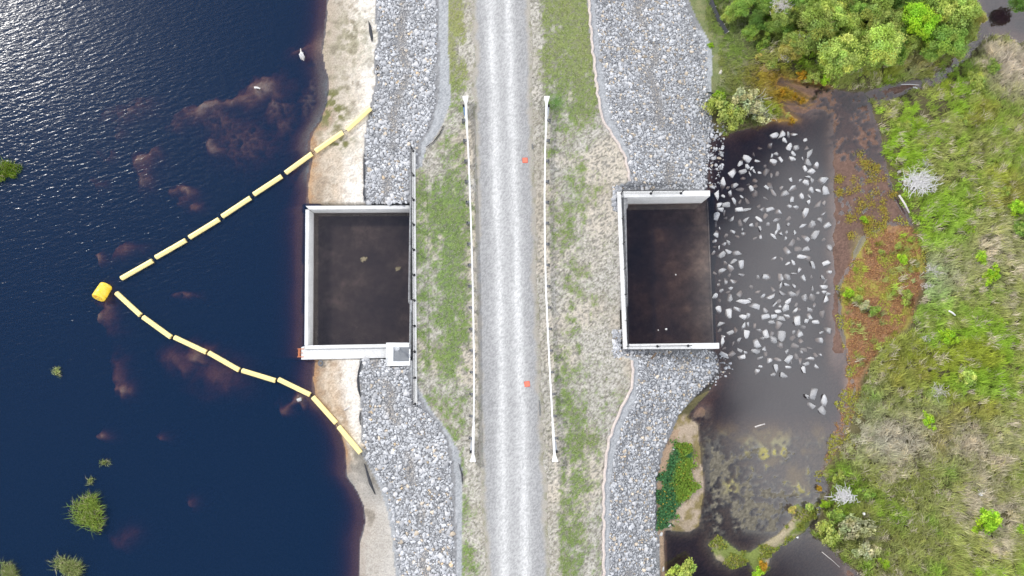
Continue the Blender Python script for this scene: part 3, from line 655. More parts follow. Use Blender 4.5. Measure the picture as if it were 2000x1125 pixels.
# ------------------------------------------------------------------ stones
def hull(seed, flat=.62, npt=16):
    rg = np.random.default_rng(seed); p = rg.normal(size=(npt, 3)); p /= np.linalg.norm(p, axis=1)[:, None]; p *= rg.uniform(.78, 1.05, (npt, 1)); p *= (1, rg.uniform(.65, .95) if npt > 13 else rg.uniform(.5, .85), flat)
    if npt <= 13: p[:, 2] = np.clip(p[:, 2]*1.6, -.5, .24+.14*p[:, 0])
    bm = bmesh.new()
    for q in p: bm.verts.new(q)
    r_ = bmesh.ops.convex_hull(bm, input=bm.verts); bmesh.ops.delete(bm, geom=[v for v in bm.verts if not v.link_faces], context='VERTS')
    bmesh.ops.triangulate(bm, faces=bm.faces); bm.verts.index_update()
    V = np.array([v.co[:] for v in bm.verts]); Fc = np.array([[v.index for v in f.verts] for f in bm.faces]); bm.free(); return V, Fc
HULLS = [hull(100+i) for i in range(10)]; BHULLS = [hull(200+i, .5, 10+i % 4) for i in range(10)]
def rotm(rz, tx, ty):
    cz, sz = np.cos(rz), np.sin(rz); cx, sx = np.cos(tx), np.sin(tx); cy, sy = np.cos(ty), np.sin(ty); z = np.zeros_like(rz); o = z+1
    A = np.stack([np.stack([cz,-sz,z],-1), np.stack([sz,cz,z],-1), np.stack([z,z,o],-1)], 1)
    B = np.stack([np.stack([o,z,z],-1), np.stack([z,cx,-sx],-1), np.stack([z,sx,cx],-1)], 1)
    D = np.stack([np.stack([cy,z,sy],-1), np.stack([z,o,z],-1), np.stack([-sy,z,cy],-1)], 1)
    return A @ B @ D
def stones_mesh(name, pos, size, rot, var, col):
    Vs, Fs, Cs = [], [], []; base = 0
    for k, (V, Fc) in enumerate(HULLS):
        m = np.nonzero(var == k)[0]
        if not len(m): continue
        w = np.einsum('nij,vj->nvi', rot[m], V)*size[m][:, None, None]+pos[m][:, None, :]
        nv = len(V); Vs.append(w.reshape(-1, 3)); Cs.append(np.repeat(col[m], nv, 0))
        Fs.append((Fc[None]+(np.arange(len(m))*nv)[:, None, None]+base).reshape(-1, 3)); base += nv*len(m)
    return np_mesh(name, np.concatenate(Vs), [np.concatenate(Fs)], np.concatenate(Cs))
BANKS = {'upper lake bank': (RL0, RL1, -130, 400, .19, 1.0), 'lower lake bank': (RL0, RL1, 702, 1260, .193, 1.0), 'upper pond bank': (RR0, RR1, -130, 372, .175, .96), 'lower pond bank': (RR0, RR1, 684, 1260, .178, .98)}
BIG = []
for bi, (bn, (fa, fb, y0, y1, sp, br)) in enumerate(BANKS.items()):
    x0_, x1_ = fa(np.arange(y0, y1)).min()-4, fb(np.arange(y0, y1)).max()+40
    zc = -.9 if 'lake' in bn else -2.2
    ax_, ay_ = at(x0_, y1, zc); bx_, by_ = at(x1_, y0, zc)
    gx = np.arange(float(ax_)-1, float(bx_)+1, sp); gy = np.arange(float(ay_)-1, float(by_)+1, sp*.9)
    X, Y = np.meshgrid(gx, gy); X[1::2] += sp/2; X = X.ravel()+RNG.uniform(-.4, .4, X.size)*sp; Y = Y.ravel()+RNG.uniform(-.4, .4, Y.size)*sp
    Z = hz(X, Y); px, py = pix(X, Y, Z)
    ed = (fbm(X, Y, .8, 3, 77)-.5)*12
    spill = 0
    if 'pond' in bn:
        spill = np.where(RNG.uniform(size=X.size) < .35, 26, 0)*(((py > 240) & (py < 372)) | ((py > 690) & (py < 760)))
    m = (px > fa(py)+3+ed*.5) & (px < fb(py)-(10 if 'lake' in bn else 5)*(1 if bi != 2 else np.where(py < 190, 1.8, .4))+ed+spill) & (py > y0) & (py < y1)
    if bn == 'upper lake bank': m &= ~((px > 799) & (px < 813) & (py > 289)) & (py < 400)
    if bn == 'lower lake bank': m &= ~((px > 803) & (px < 816) & (py < 795)) & ~((px < 804) & (py < 700)) & ~((px > 754) & (px < 806) & (py < 718))
    if bn == 'upper pond bank': m &= (py < 369)
    if bn == 'lower pond bank': m &= (py > 685)
    X, Y, Z = X[m], Y[m], Z[m]; n = len(X)
    if bn == 'lower pond bank' or bn == 'upper pond bank':   # the gravelled pockets at the basin corners
        yy0, yy1 = (645, 700) if bn == 'lower pond bank' else (362, 412)
        a_ = RNG.uniform(size=(260, 2)); ppx = 1197+a_[:, 0]*16; ppy = yy0+a_[:, 1]*(yy1-yy0); xx, yy = at(ppx, ppy, -.85); X = np.append(X, xx); Y = np.append(Y, yy); Z = np.append(Z, hz(xx, yy)); n = len(X)
    size = np.clip(RNG.lognormal(math.log(sp*.80), .36, n), sp*.42, sp*1.9)
    if 'lake' in bn: size *= 1.03
    rot = rotm(RNG.uniform(0, 6.28, n), RNG.normal(0, .28, n), RNG.normal(0, .28, n)); var = RNG.integers(0, 10, n)
    g = np.clip(RNG.normal(.50, .11, n), .25, .74)*br
    col = np.stack([g*.98, g*.998, g*1.035], 1)
    w_ = RNG.uniform(size=n); wm = w_ < (.10 if 'pond' in bn else .05); col[wm] = np.stack([g*1.18, g*1.02, g*.82], 1)[wm]
    om = w_ < .006; col[om] = np.stack([g*1.25, g*.98, g*.66], 1)[om]
    # worn dirt trails between the stones
    dk = (w_ > .95); col[dk] *= .72
    qx, qy = pix(X, Y, Z); tn = fbm(X*0, Y, 3., 3, 95+bi)-.5; trl = fa(qy)+(.45 if 'lake' in bn else .5)*(fb(qy)-fa(qy))+44*tn
    tw = np.exp(-((qx-trl)/8)**2)*sm(.46, .60, fbm(X, Y, 2.6, 3, 97+bi))
    col = lerp(col, np.array((.37,.33,.285)), tw*.8); size = size*(1-.45*tw)
    big_n = fbm(X, Y, 1.6, 3, 99+bi); col = col*(.84+.32*big_n)[:, None]; size = size*(.86+.28*big_n)
    Z = np.where((X > 8) & (Z < POND+.02), np.maximum(Z, POND-.06), Z); pos = np.stack([X, Y, Z+size*.02], 1)
    px, py = pix(pos[:, 0], pos[:, 1], pos[:, 2]); vis = (px > 0) & (px < 2000) & (py > 5) & (py < 1120)
    order = np.argsort(-size*vis); big = order[:75]; rest = np.setdiff1d(np.arange(n), big)
    o = link('riprap', stones_mesh('riprap', pos[rest], size[rest], rot[rest], var[rest], col[rest]), M['stone'])
    tag(o, kind='stuff')
    BIG.append((bn, pos[big], size[big], rot[big], var[big], col[big]))
BM_ = {}
def stone_obj(name, pos, size, rot, var, colkey, label, cat, group, sc=(1, 1, 1)):
    key = (var, colkey, name == 'boulder')
    if key not in BM_:
        V, Fc = (BHULLS if name == 'boulder' else HULLS)[var]; BM_[key] = np_mesh('stone', V, [Fc], np.tile(np.array(colkey), (len(V), 1))); BM_[key].materials.append(M['stone'])
    o = bpy.data.objects.new(name, BM_[key]); C.objects.link(o); o.location = pos; o.rotation_euler = Matrix(rot.tolist()).to_euler(); o.scale = tuple(size*s for s in sc)
    return tag(o, label, cat, group)
PAL = [(.34,.345,.36), (.42,.425,.44), (.50,.505,.52), (.60,.60,.61), (.55,.47,.37)]
LB = {'upper lake bank': 'grey riprap stone, larger than most, on the lake bank above the square basin', 'lower lake bank': 'grey riprap stone, larger than most, on the lake bank below the square basin', 'upper pond bank': 'grey riprap stone, larger than most, on the pond bank above the open basin', 'lower pond bank': 'grey riprap stone, larger than most, on the pond bank below the open basin'}
for bn, pos, size, rot, var, col in BIG:
    for i in range(len(pos)):
        ck = min(PAL, key=lambda c: sum((a-b_)**2 for a, b_ in zip(c, col[i])))
        stone_obj('riprap_stone', pos[i], size[i], rot[i], int(var[i]), ck, LB[bn], 'stone', 'larger riprap stones on the '+bn)
# boulders standing in the pond
BL = [(1529,265,17),(1485+44,273,10),(1459,311,15),(1446,320,12),(1430,337,15),(1413,358,15),(1399,378,18),(1550,368,14),(1605,353,14),(1611,373,15),(1579,316,12),(1617,440,10),(1591,458,15),(1404,398,13),(1418,401,13),(1443,409,13),(1459,409,12),(1428,428,11),(1448,515,13),(1438,495,12),(1498,540,14),(1452,589,15),(1425,610,16),(1405,604,14),(1473,598,15),(1495,619,14),(1505,578,14),(1544,575,14),(1557,623,14),(1527,656,15),(1478,670,16),(1475,686,14),(1495,650,13),(1614,588,11),(1594,629,11),(1584,702,13),(1570,722,11),(1539,702,12),(1529,732,12),(1516,721,12),(1511,733,11),(1589,767,15),(1609,781,16),(1605,801,14),(1585,793,10),(1577,775,10),(1413,692,14),(1408,630,13),(1541,287,11),(1555,289,11),(1550,300,9),(1511,316,12),(1545,311,11),(1519,300,8),(1540,263,9),(1552,262,10),(1575,273,8),(1400,423,12),(1407,410,9)]
poly_b = [(1396,372),(1430,325),(1470,300),(1515,262),(1560,262),(1608,325),(1622,440),(1620,560),(1620,640),(1600,715),(1560,722),(1500,742),(1440,700),(1410,690),(1398,600),(1392,450)]
tries = 0
while len(BL) < 298 and tries < 9000:
    tries += 1
    x, y = random.uniform(1392, 1624), random.uniform(255, 745)
    if sdf(np.array([x]), np.array([y]), poly_b)[0] < 0: continue
    if random.random() > (.55+.45*math.exp(-((x-1430)/50)**2)+.3*(y > 560)-(.55 if 1455 < x < 1520 and 470 < y < 560 else 0)): continue
    s_ = random.choice((6, 7, 8, 9, 10, 11, 12))
    if any((x-a)**2+(y-b_)**2 < ((s_+c)*.55)**2 for a, b_, c in BL): continue
    BL.append((x, y, s_))
LBL = {0: 'pale angular boulder standing in the pond beside the open end of the basin', 1: 'pale angular boulder standing in the middle of the pond away from the basin', 2: 'pale angular boulder in the upper part of the pond below the bush'}
for i, (x, y, s_) in enumerate(BL):
    r_ = s_/21.5*random.uniform(.85, 1.1); rg = np.array([random.uniform(0, 6.28)])
    rot = rotm(rg, np.array([random.gauss(0, .42)]), np.array([random.gauss(0, .42)]))[0]
    sub = (i >= 59 and random.random() < .42)
    hgt_ = r_*.26
    ztop = POND+hgt_*.9+(random.uniform(-.09, .05) if not sub else random.uniform(-.26, -.16))
    p = atv(x, y, POND); k = random.choice(((.46,.465,.475), (.55,.55,.555), (.36,.36,.365)))
    where = 2 if y < 345 else (0 if x < 1470 else 1)
    lab = LBL[where]; gp = ('boulders in the pond beside the basin', 'boulders in mid pond', 'boulders in the upper pond')[where]
    if sub: lab = 'brown looking boulder lying just under the pond surface'; gp = 'sunken boulders'
    stone_obj('boulder', (p.x, p.y, ztop-hgt_*.9), r_, rot, random.randrange(10), k, lab, 'boulder', gp, (1.1, .9, .95))
def lone(px, py, sz, z, col, label, name='boulder'):
    p = atv(px, py, z); stone_obj(name, (p.x, p.y, z), sz, rotm(np.array([random.uniform(0, 6)]), np.zeros(1), np.zeros(1))[0], random.randrange(10), col, label, 'stone', None)
lone(584.5, 780, .34, LAKE+.05, (.5,.5,.5), 'grey boulder on a red shoal beside the lower boom line')
lone(1320, 537, .12, POND+.01, (.7,.7,.68), 'small white stone lying alone in the middle of the open basin', 'stone')
lone(1301, 643, .16, POND+.01, (.7,.7,.68), 'larger of the two white stones near the lower wall of the open basin', 'stone')
lone(1286, 645, .11, POND+.01, (.7,.7,.68), 'smaller of the two white stones near the lower wall of the open basin', 'stone')
lone(1407, 141, .30, POND+.3, (.62,.58,.52), 'pale stone at the corner of the upper pond bank above the bush')
lone(1293, 988, .20, POND+.25, (.68,.68,.66), 'white stone on the edge of the dark green plants')
lone(1306, 1024, .34, POND+.2, (.66,.66,.64), 'white stone at the lower tip of the dark green plants by the water')
lone(1291, 1043, .26, POND+.15, (.6,.6,.6), 'pale stone at the foot of the lower pond bank above the small lime shrub')
lone(1294, 1112, .36, POND+.15, (.6,.6,.6), 'pale stone at the foot of the lower pond bank left of the lime shrub')
lone(1317, 876, .22, POND+.3, (.72,.72,.7), 'white stone at the upper edge of the dark green plants')
lone(1687, 1004, .24, POND+.9, (.85,.85,.84), 'white stone lying among the pale shrubs of the marsh')
lone(1558, 1050, .16, POND+.3, (.8,.8,.8), 'small white stone on the grassy spit in the pond')
lone(1241, 706, .40, -1.0, (.55,.42,.2), 'yellowish stone at the top of the lower pond bank')
lone(1211, 702, .40, -.8, (.58,.45,.28), 'tan boulder on the verge at the lower corner of the open basin')
# ------------------------------------------------------------------ edgings and fabric
def draped(name, pts, rad, m, label, cat, group=None, z_add=.05, wob=.0):
    out = []
    for (px, py) in pts:
        z = -1.
        for _ in range(3): x, y = at(px, py, z); z = float(hz(np.array([float(x)]), np.array([float(y)]))[0])
        out.append(Vector((float(x)+random.uniform(-wob, wob), float(y), z+z_add)))
    b = MB(); b.tube(out, rad, 7); return tag(b.obj(name, m, None, 0, True), label, cat, group)
draped('erosion_log', [(float(V1(q))+2+1.2*math.sin(q*.23), q) for q in range(-60, 357, 9)], .125, M['wattle'], 'long tan straw erosion log edging the upper pond bank', 'erosion log', 'erosion logs', .03, .05)
draped('erosion_log', [(float(V1(q))+2+1.2*math.sin(q*.21), q) for q in range(704, 1190, 9)], .125, M['wattle'], 'long tan straw erosion log edging the lower pond bank', 'erosion log', 'erosion logs', .03, .05)
def flap(pts, w, label, name='fabric_flap'):
    b = MB(); top = []; n = len(pts)
    for i, (px, py) in enumerate(pts):
        z = -1.
        for _ in range(3): x, y = at(px, py, z); z = float(hz(np.array([float(x)]), np.array([float(y)]))[0])
        ww = w*(.55+.6*random.random())*(.3 if i in (0, n-1) else 1)
        top.append((Vector((float(x), float(y), z)), ww))
    for p, ww in top:
        b.v += [tuple(p+Vector((-ww/2, 0, .05))), tuple(p+Vector((0, 0, .14+random.random()*.06))), tuple(p+Vector((ww/2, 0, .05))), tuple(p+Vector((ww/2, 0, .035))), tuple(p+Vector((0, 0, .12))), tuple(p+Vector((-ww/2, 0, .035)))]
    for i in range(n-1):
        for k in range(6): b.f.append((i*6+k, i*6+(k+1)%6, (i+1)*6+(k+1)%6, (i+1)*6+k))
    b.f += [tuple(range(6)), tuple((n-1)*6+k for k in range(6))[::-1]]
    tag(b.obj(name, M['fabric'], None, 0, True), label, 'geotextile', 'black geotextile flaps along the banks')
flap([(720,42),(723,52),(724,62),(726,72),(727,82)], .32, 'torn black geotextile flap on the sand beside the upper lake bank')
flap([(740,128),(736,138),(737,146)], .22, 'small black geotextile flap on the sand edge above the boom line')
flap([(711,300),(710.5,320),(711,345),(711,360)], .12, 'narrow black geotextile edge between sand and rocks above the square basin')
flap([(711,366),(710,380),(713,386),(712,392)], .2, 'short black geotextile flap just above the square basin')
flap([(706,705),(701,725),(699,742),(701,760),(704,775)], .26, 'black geotextile flap between sand and rocks below the square basin')
flap([(704,800),(703,815),(704,830)], .14, 'narrow black geotextile edge beside the last floats of the lower boom line')
flap([(712,905),(718,925),(724,945),(733,965)], .28, 'wide black geotextile flap on dark dirt at the lower lake bank')
flap([(1380,180),(1390,182),(1396,186)], .5, 'rolled black geotextile at the edge of the rocks beside the bush')
flap([(896,905),(902,925),(903,945)], .12, 'thin black geotextile edge by the turf at the lower lake bank')
flap([(866,245),(860,260),(846,278),(832,288)], .12, 'thin black geotextile edge by the turf at the upper lake bank')
# silt fence top
sf = empty('silt_fence', (*at(1390, 30, POND+.4), POND+.2), 'black fabric silt fence at the edge of the thicket by the upper pond bank', 'silt fence')
pts = [(1372,-30),(1380,-5),(1388,18),(1397,38),(1405,52),(1413,66)]
b = MB(); pp = []
for px, py in pts:
    x, y = at(px, py, POND+.4); pp.append(Vector((float(x), float(y), POND+.15))-sf.location)
for p in pp:
    b.v += [tuple(p+Vector((-.05,0,0))), tuple(p+Vector((.36,.05,.62))), tuple(p+Vector((.38,.05,.62))), tuple(p+Vector((-.03,0,0)))]
for i in range(len(pp)-1):
    for k in range(4): b.f.append((i*4+k, i*4+(k+1)%4, (i+1)*4+(k+1)%4, (i+1)*4+k))
b.obj('fabric_panel', M['fabric'], sf)
for p in pp:
    q = MB(); q.tube([p+Vector((.0,.02,-.2)), p+Vector((.42,.06,.72))], .025, 5); q.obj('stake', M['deadwood'], sf)
# ------------------------------------------------------------------ grass and reeds
def blades(name, x, y, z, ln, ang, lean, wd, col, kind='stuff', label=None, cat=None, group=None, parent=None, m=None):
    n = len(x); d = np.stack([np.cos(ang), np.sin(ang)], 1); pr_ = np.stack([-d[:, 1], d[:, 0]], 1)
    B = np.stack([x, y, z], 1)
    def pt(t, bend):
        h = ln*t; hor = h*np.sin(lean*bend); ver = h*np.cos(lean*bend); q = B.copy(); q[:, :2] += d*hor[:, None]; q[:, 2] += ver; return q
    m_ = pt(.55, .7); tp = pt(1., 1.15)
    off = np.zeros((n, 3)); off[:, :2] = pr_*wd[:, None]*.5
    V = np.stack([B-off, B+off, m_-off*.9, m_+off*.9, tp], 1).reshape(-1, 3)
    k = np.arange(n)*5
    me = np_mesh(name, V, [np.stack([k, k+1, k+3, k+2], 1), np.stack([k+2, k+3, k+4], 1)], np.repeat(col, 5, 0))
    o = link(name, me, m or M['blade'], parent)
    if parent is None: tag(o, label, cat, group, kind)
    return o
def marsh_col(px, py, x, y):
    n = len(px); n1 = fbm(x, y, 1.6, 3, 61); n2 = fbm(x, y, 5, 3, 62); r = RNG.uniform(size=n)
    G = lambda cx, cy, sx, sy: np.exp(-((px-cx)/sx)**2-((py-cy)/sy)**2)
    green = G(1820,430,75,50)*1.2+G(1760,260,60,60)*.5+G(1890,690,110,95)*.9+G(1900,140,90,60)*.6+G(1790,600,60,50)*.5+G(1740,340,40,60)*.7+G(1500,40,150,90)*.6+G(1680,960,60,60)*.4+G(1960,280,60,80)*.25+G(1850,1020,130,40)*.35
    tan = G(1850,850,150,60)*.9+G(1970,135,60,50)*1.3+G(1900,990,120,50)*.35+G(1720,870,60,50)*.5+G(1800,1090,160,40)*.2+G(1790,120,40,26)*.9+G(1950,480,90,120)*.35+G(1760,720,60,60)*.35+G(1455,72,16,14)*1.2
    grey = G(1815,545,50,45)*1.0+G(1745,870,60,30)*.5+G(1710,640,60,40)*.5+G(1690,830,50,60)*.5
    gv = .82+.55*green-.55*tan+.9*(n1-.5)+.9*(n2-.5)
    c = lerp((.70,.62,.47), (.42,.46,.14), sm(.25, .62, gv+.3*(r-.5)))
    c = lerp(c, (.36,.56,.06), sm(.75, 1.15, gv+.3*(r-.5)))
    c = lerp(c, (.78,.68,.57), np.clip(tan*.6*sm(.4, .6, n1), 0, .8))
    c = lerp(c, (.60,.63,.52), np.clip(grey*.6, 0, .4))
    c = lerp(c, (.46,.38,.08), np.clip(sm(.6, .72, n2)*.45, 0, 1))
    pick = RNG.uniform(size=n); c[pick < .10] = (.70,.62,.46); c[(pick > .16) & (pick < .22)] *= .6; c[(pick > .9)] *= np.array((1.25,1.2,1.1))
    return c
def reeds():
    N = 30000
    px = RNG.uniform(1380, 2110, N); py = RNG.uniform(-90, 1200, N)
    x, y = at(px, py, POND+.2); z = hz(x, y); px, py = pix(x, y, z)
    sd = np.maximum(sdf(px, py, POLY_POND), sdf(px, py, POLY_CHAN)-np.where((px > 1800) & (px < 1905), 7, 2)); dk = sdf(px, py, POLY_DIKE); sr = sdf(px, py, POLY_RED)
    nn = fbm(x, y, 1., 3, 71); w = (nn-.5)*16
    keep = (sd+w < -3) & (dk < 0) & (px > RR1(py)+14+w*.6)
    keep &= ~((py > 780) & (px < 1400))
    dens = np.ones(len(px)); dens[sr > -4] = .06
    up = (py < 262) & (px < 1480)
    dens *= .35+1.1*fbm(x, y, 2.4, 3, 73)
    wetp = np.exp(-((px-1800)/60)**2-((py-205)/22)**2)+np.exp(-((px-1740)/50)**2-((py-640)/16)**2); dens *= 1-.85*np.clip(wetp*(.6+nn), 0, 1)
    keep &= RNG.uniform(size=len(px)) < dens
    px, py, x, y, z, sd, nn, up = [q[keep] for q in (px, py, x, y, z, sd, nn, up)]
    n = len(px); c = marsh_col(px, py, x, y)*RNG.uniform(.68, 1.28, (n, 1))
    c[up] = lerp(c[up], np.array((.22,.27,.11)), .6*np.ones(up.sum()))
    edge = (np.exp(-((px-1545)/50)**2-((py-186)/22)**2)+np.exp(-((px-1500)/50)**2-((py-150)/26)**2)*.6)
    c = lerp(c, np.array((.46,.29,.035)), np.clip(edge*1.2, 0, .85))
    near = sm(-40, -5, sd)
    hh = RNG.uniform(.45, 1.05, n)*(1-.45*near)*np.where(up, .45, 1.)*(.65+.7*fbm(x, y, 2., 2, 75))
    a0 = R(36)+(fbm(x, y, 7, 2, 74)-.5)*2.6
    a0 = np.where((px < 1850) & (py > 930), a0+R(60), a0)+RNG.normal(0, .35, n)
    k = 19; rp = lambda q: np.repeat(q, k, 0); m = n*k
    jit = RNG.normal(0, .13, (m, 2))
    blades('reed_grass', rp(x)+jit[:, 0], rp(y)+jit[:, 1], rp(z)-.02, rp(hh)*RNG.uniform(.55, 1.1, m), rp(a0)+RNG.normal(0, .6, m), np.clip(RNG.normal(.85, .3, m), .15, 1.35), RNG.uniform(.022, .056, m), rp(c)*RNG.uniform(.8, 1.2, (m, 1)))
reeds()
def low_plants():
    # reddish ground cover and yellow tufts on the mud, leaf sized faces lying nearly flat
    def scatter(name, px, py, size, col, zmin=0., lift=.03):
        x, y = at(px, py, POND); z = hz(x, y); z = np.maximum(z, POND-.002)+RNG.uniform(.01, lift, len(x)); n = len(x)
        a = RNG.uniform(0, 6.28, n); ti = RNG.normal(0, .45, (n, 2))
        u = np.stack([np.cos(a), np.sin(a), ti[:, 0]], 1)*size[:, None]; v = np.stack([-np.sin(a), np.cos(a), ti[:, 1]], 1)*size[:, None]*.6
        B = np.stack([x, y, z], 1); V = np.stack([B-u, B-v, B+u, B+v], 1).reshape(-1, 3); k = np.arange(n)*4
        tag(link(name, np_mesh(name, V, [np.stack([k, k+1, k+2, k+3], 1)], np.repeat(col, 4, 0)), M['blade']), kind='stuff')
    N = 60000; px = RNG.uniform(1590, 1830, N); py = RNG.uniform(400, 960, N)
    sr = sdf(px, py, POLY_RED); x, y = at(px, py, POND); nn = fbm(x, y, 1.1, 3, 81); n2 = fbm(x, y, .5, 2, 82)
    k = (sr+(nn-.5)*70 > 0) & (RNG.uniform(size=N) < .2+1.1*n2); px, py, nn, n2 = px[k], py[k], nn[k], n2[k]; n = len(px)
    c = lerp((.38,.18,.10), (.52,.32,.14), RNG.uniform(size=n)); c = lerp(c, np.array((.40,.42,.07)), sm(.48, .60, nn+.2*(n2-.5))*.9)
    scatter('red_pondweed', px, py, RNG.uniform(.03, .09, n), c*(.6+.6*RNG.uniform(size=(n, 1))), lift=.10)
    # yellow tufts on the brown mud
    cl = [(random.uniform(1655, 1760), random.uniform(300, 470)) for _ in range(46)]+[(1690,430),(1695,440),(1640,375),(1638,350),(1711,328)]*3
    cl = np.array([q for q in cl if sdf(np.array([q[0]]), np.array([q[1]]), POLY_POND)[0] > 4 or sdf(np.array([q[0]]), np.array([q[1]]), POLY_RED)[0] > 0])
    w = cl[RNG.integers(0, len(cl), 4200)]; px = w[:, 0]+RNG.normal(0, 4.5, 4200); py = w[:, 1]+RNG.normal(0, 4.5, 4200)
    c = lerp((.38,.25,.05), (.32,.33,.07), RNG.uniform(size=4200)); scatter('yellow_marsh_weed', px, py, RNG.uniform(.03, .08, 4200), c*(.6+.6*RNG.uniform(size=(4200, 1))), lift=.14)
    # dark green plants on the spit beside the lower pond bank
    N = 16000; px = RNG.uniform(1280, 1375, N); py = RNG.uniform(850, 1035, N); s_ = sdf(px, py, POLY_GREEN); x, y = at(px, py, POND); nn = fbm(x, y, .9, 3, 85)
    k = (s_+(nn-.5)*60+RNG.normal(0, 4, N) > 2); px, py, nn, s_ = px[k], py[k], nn[k], s_[k]; n = len(px)
    c = lerp((.05,.14,.06), (.09,.22,.085), RNG.uniform(size=n)); lime = sm(1312, 1335, px+(nn-.5)*50); c = lerp(c, np.array((.20,.30,.04)), lime*.85); c = lerp(c, np.array((.42,.30,.05)), (RNG.uniform(size=n) < .05)*.8)
    scatter('spreading_ground_cover', px, py, RNG.uniform(.05, .12, n), c*(.6+.6*RNG.uniform(size=(n, 1))), lift=.25)
    # plants on the curved spit
    N = 15000; px = RNG.uniform(1380, 1600, N); py = RNG.uniform(980, 1125, N); s_ = sdf(px, py, POLY_DIKE); x, y = at(px, py, POND); nn = fbm(x, y, 1.1, 3, 87)
    k = (s_ > -2) & (nn > .50); px, py = px[k], py[k]; n = len(px)
    c = lerp((.16,.24,.04), (.32,.30,.07), RNG.uniform(size=n)); scatter('spit_weeds', px, py, RNG.uniform(.04, .10, n), c*(.6+.6*RNG.uniform(size=(n, 1))), lift=.25)
    # turf tufts on the shoulders
    N = 80000; px = RNG.uniform(806, 1232, N); py = RNG.uniform(-60, 1190, N); x, y = at(px, py, -.3); z = hz(x, y); px, py = pix(x, y, z)
    gc = ground_col(x, y, z); gi = gc[:, 1]-gc[:, 0]*.92
    k = (gi > .0) & (((px > BL1(py)+3) & (px < ROL(py)+2)) | ((px > ROR(py)-2) & (px < V1(py)-4))) & ~((px > 798) & (px < 815) & (py > 285) & (py < 800)); x, y, z, gc = x[k], y[k], z[k], gc[k]; n = len(x)
    blades('turf_grass', x, y, z-.01, RNG.uniform(.06, .20, n), RNG.uniform(0, 6.28, n), RNG.uniform(.4, 1.3, n), RNG.uniform(.015, .04, n), np.clip(lerp(gc*np.array((1.0, 1.12, .9)), np.array((.52,.48,.38)), (RNG.uniform(size=n) < .22)*.9), 0, 1)*(.6+.75*RNG.uniform(size=(n, 1))))
low_plants()
# ------------------------------------------------------------------ trees and shrubs
def crown_mesh(seed, n_lobe, per, leaf, squash=.75):
    rg = np.random.default_rng(seed); Vs = []; Cs = []
    for i in range(n_lobe):
        th = rg.uniform(0, 6.28); ph = math.acos(rg.uniform(-.25, 1)); rr = rg.uniform(.35, .92)*(1+.22*math.sin(2*th+seed)+.14*math.sin(5*th+2*seed))
        c = np.array([math.cos(th)*math.sin(ph), math.sin(th)*math.sin(ph), math.cos(ph)*squash])*rr
        r_ = rg.uniform(.16, .36)
        p = rg.normal(size=(per, 3)); p /= np.linalg.norm(p, axis=1)[:, None]; rad = rg.uniform(.4, 1.0, (per, 1))+np.abs(rg.normal(0, .16, (per, 1)))
        q = c+p*rad*r_*np.array((1, 1, .85))
        nrm = p*.7+np.array((0, 0, .5))+rg.normal(0, .55, (per, 3)); nrm /= np.linalg.norm(nrm, axis=1)[:, None]
        u = np.cross(nrm, rg.normal(size=(per, 3))); u /= np.linalg.norm(u, axis=1)[:, None]; v = np.cross(nrm, u)
        s_ = leaf*rg.uniform(.6, 1.3, (per, 1))
        Vs.append(np.stack([q-u*s_, q-v*s_*.55, q+u*s_, q+v*s_*.55], 1).reshape(-1, 3))
        tint = rg.uniform(.75, 1.2)*np.array((rg.uniform(.85, 1.15), 1, rg.uniform(.8, 1.2)))
        Cs.append(np.repeat(np.clip(tint*rg.uniform(.65, 1.3, (per, 1)), 0, 1.6), 4, 0))
    V = np.concatenate(Vs); k = np.arange(len(V)//4)*4
    return np_mesh('crown', V, [np.stack([k, k+1, k+2, k+3], 1)], np.concatenate(Cs))
def trunk_mesh(seed, n, nm, h=1.):
    rg = random.Random(seed); b = MB()
    b.tube([(0,0,-.3),(.02,.01,.25),(.03,-.02,.6)], [.075,.055,.04], 7)
    for i in range(n):
        a = 2*math.pi*i/n+rg.uniform(-.4, .4); l = rg.uniform(.5, .85); z0 = rg.uniform(.15, .5)
        b.tube([(.02,0,z0), (math.cos(a)*l*.45, math.sin(a)*l*.45, z0+.30), (math.cos(a)*l, math.sin(a)*l, z0+rg.uniform(.45, .7))], [.035,.022,.008], 5)
    return b.mesh(nm, 0, True)
TREE = [(crown_mesh(300+i, 60, 190, .046), trunk_mesh(300+i, 7, 'trunk')) for i in range(5)]
SHRUB = [(crown_mesh(400+i, 26, 70, .095, .7), trunk_mesh(400+i, 8, 'stems')) for i in range(5)]
def plant(px, py, rpx, kind, label, name='tree', group=None, hf=1.15, yz=1.):
    small = name != 'tree'; r_ = rpx/21.*(1.0 if small else 1.22)
    h = r_*hf; zc = POND+.1+h*.9
    p = atv(px, py, zc); g = POND+.05
    root = empty(name, (p.x, p.y, g), label, 'tree' if not small else 'shrub', group, random.uniform(0, 6.28))
    cm, tm = random.choice(SHRUB if small else TREE)
    c = link('crown' if not small else 'foliage', cm, None, root); c.location = (0, 0, h*.9); c.scale = (r_*random.uniform(.9, 1.2), r_*random.uniform(.75, 1.05), r_*random.uniform(.85, 1.15))
    if not cm.materials: cm.materials.append(M['leaf_mid'])
    c.material_slots[0].link = 'OBJECT'; c.material_slots[0].material = M['leaf_'+kind]
    t_ = link('trunk' if not small else 'stems', tm, M['bark'], root); t_.scale = (r_, r_, h*1.15)
GT = 'trees of the thicket by the pond'
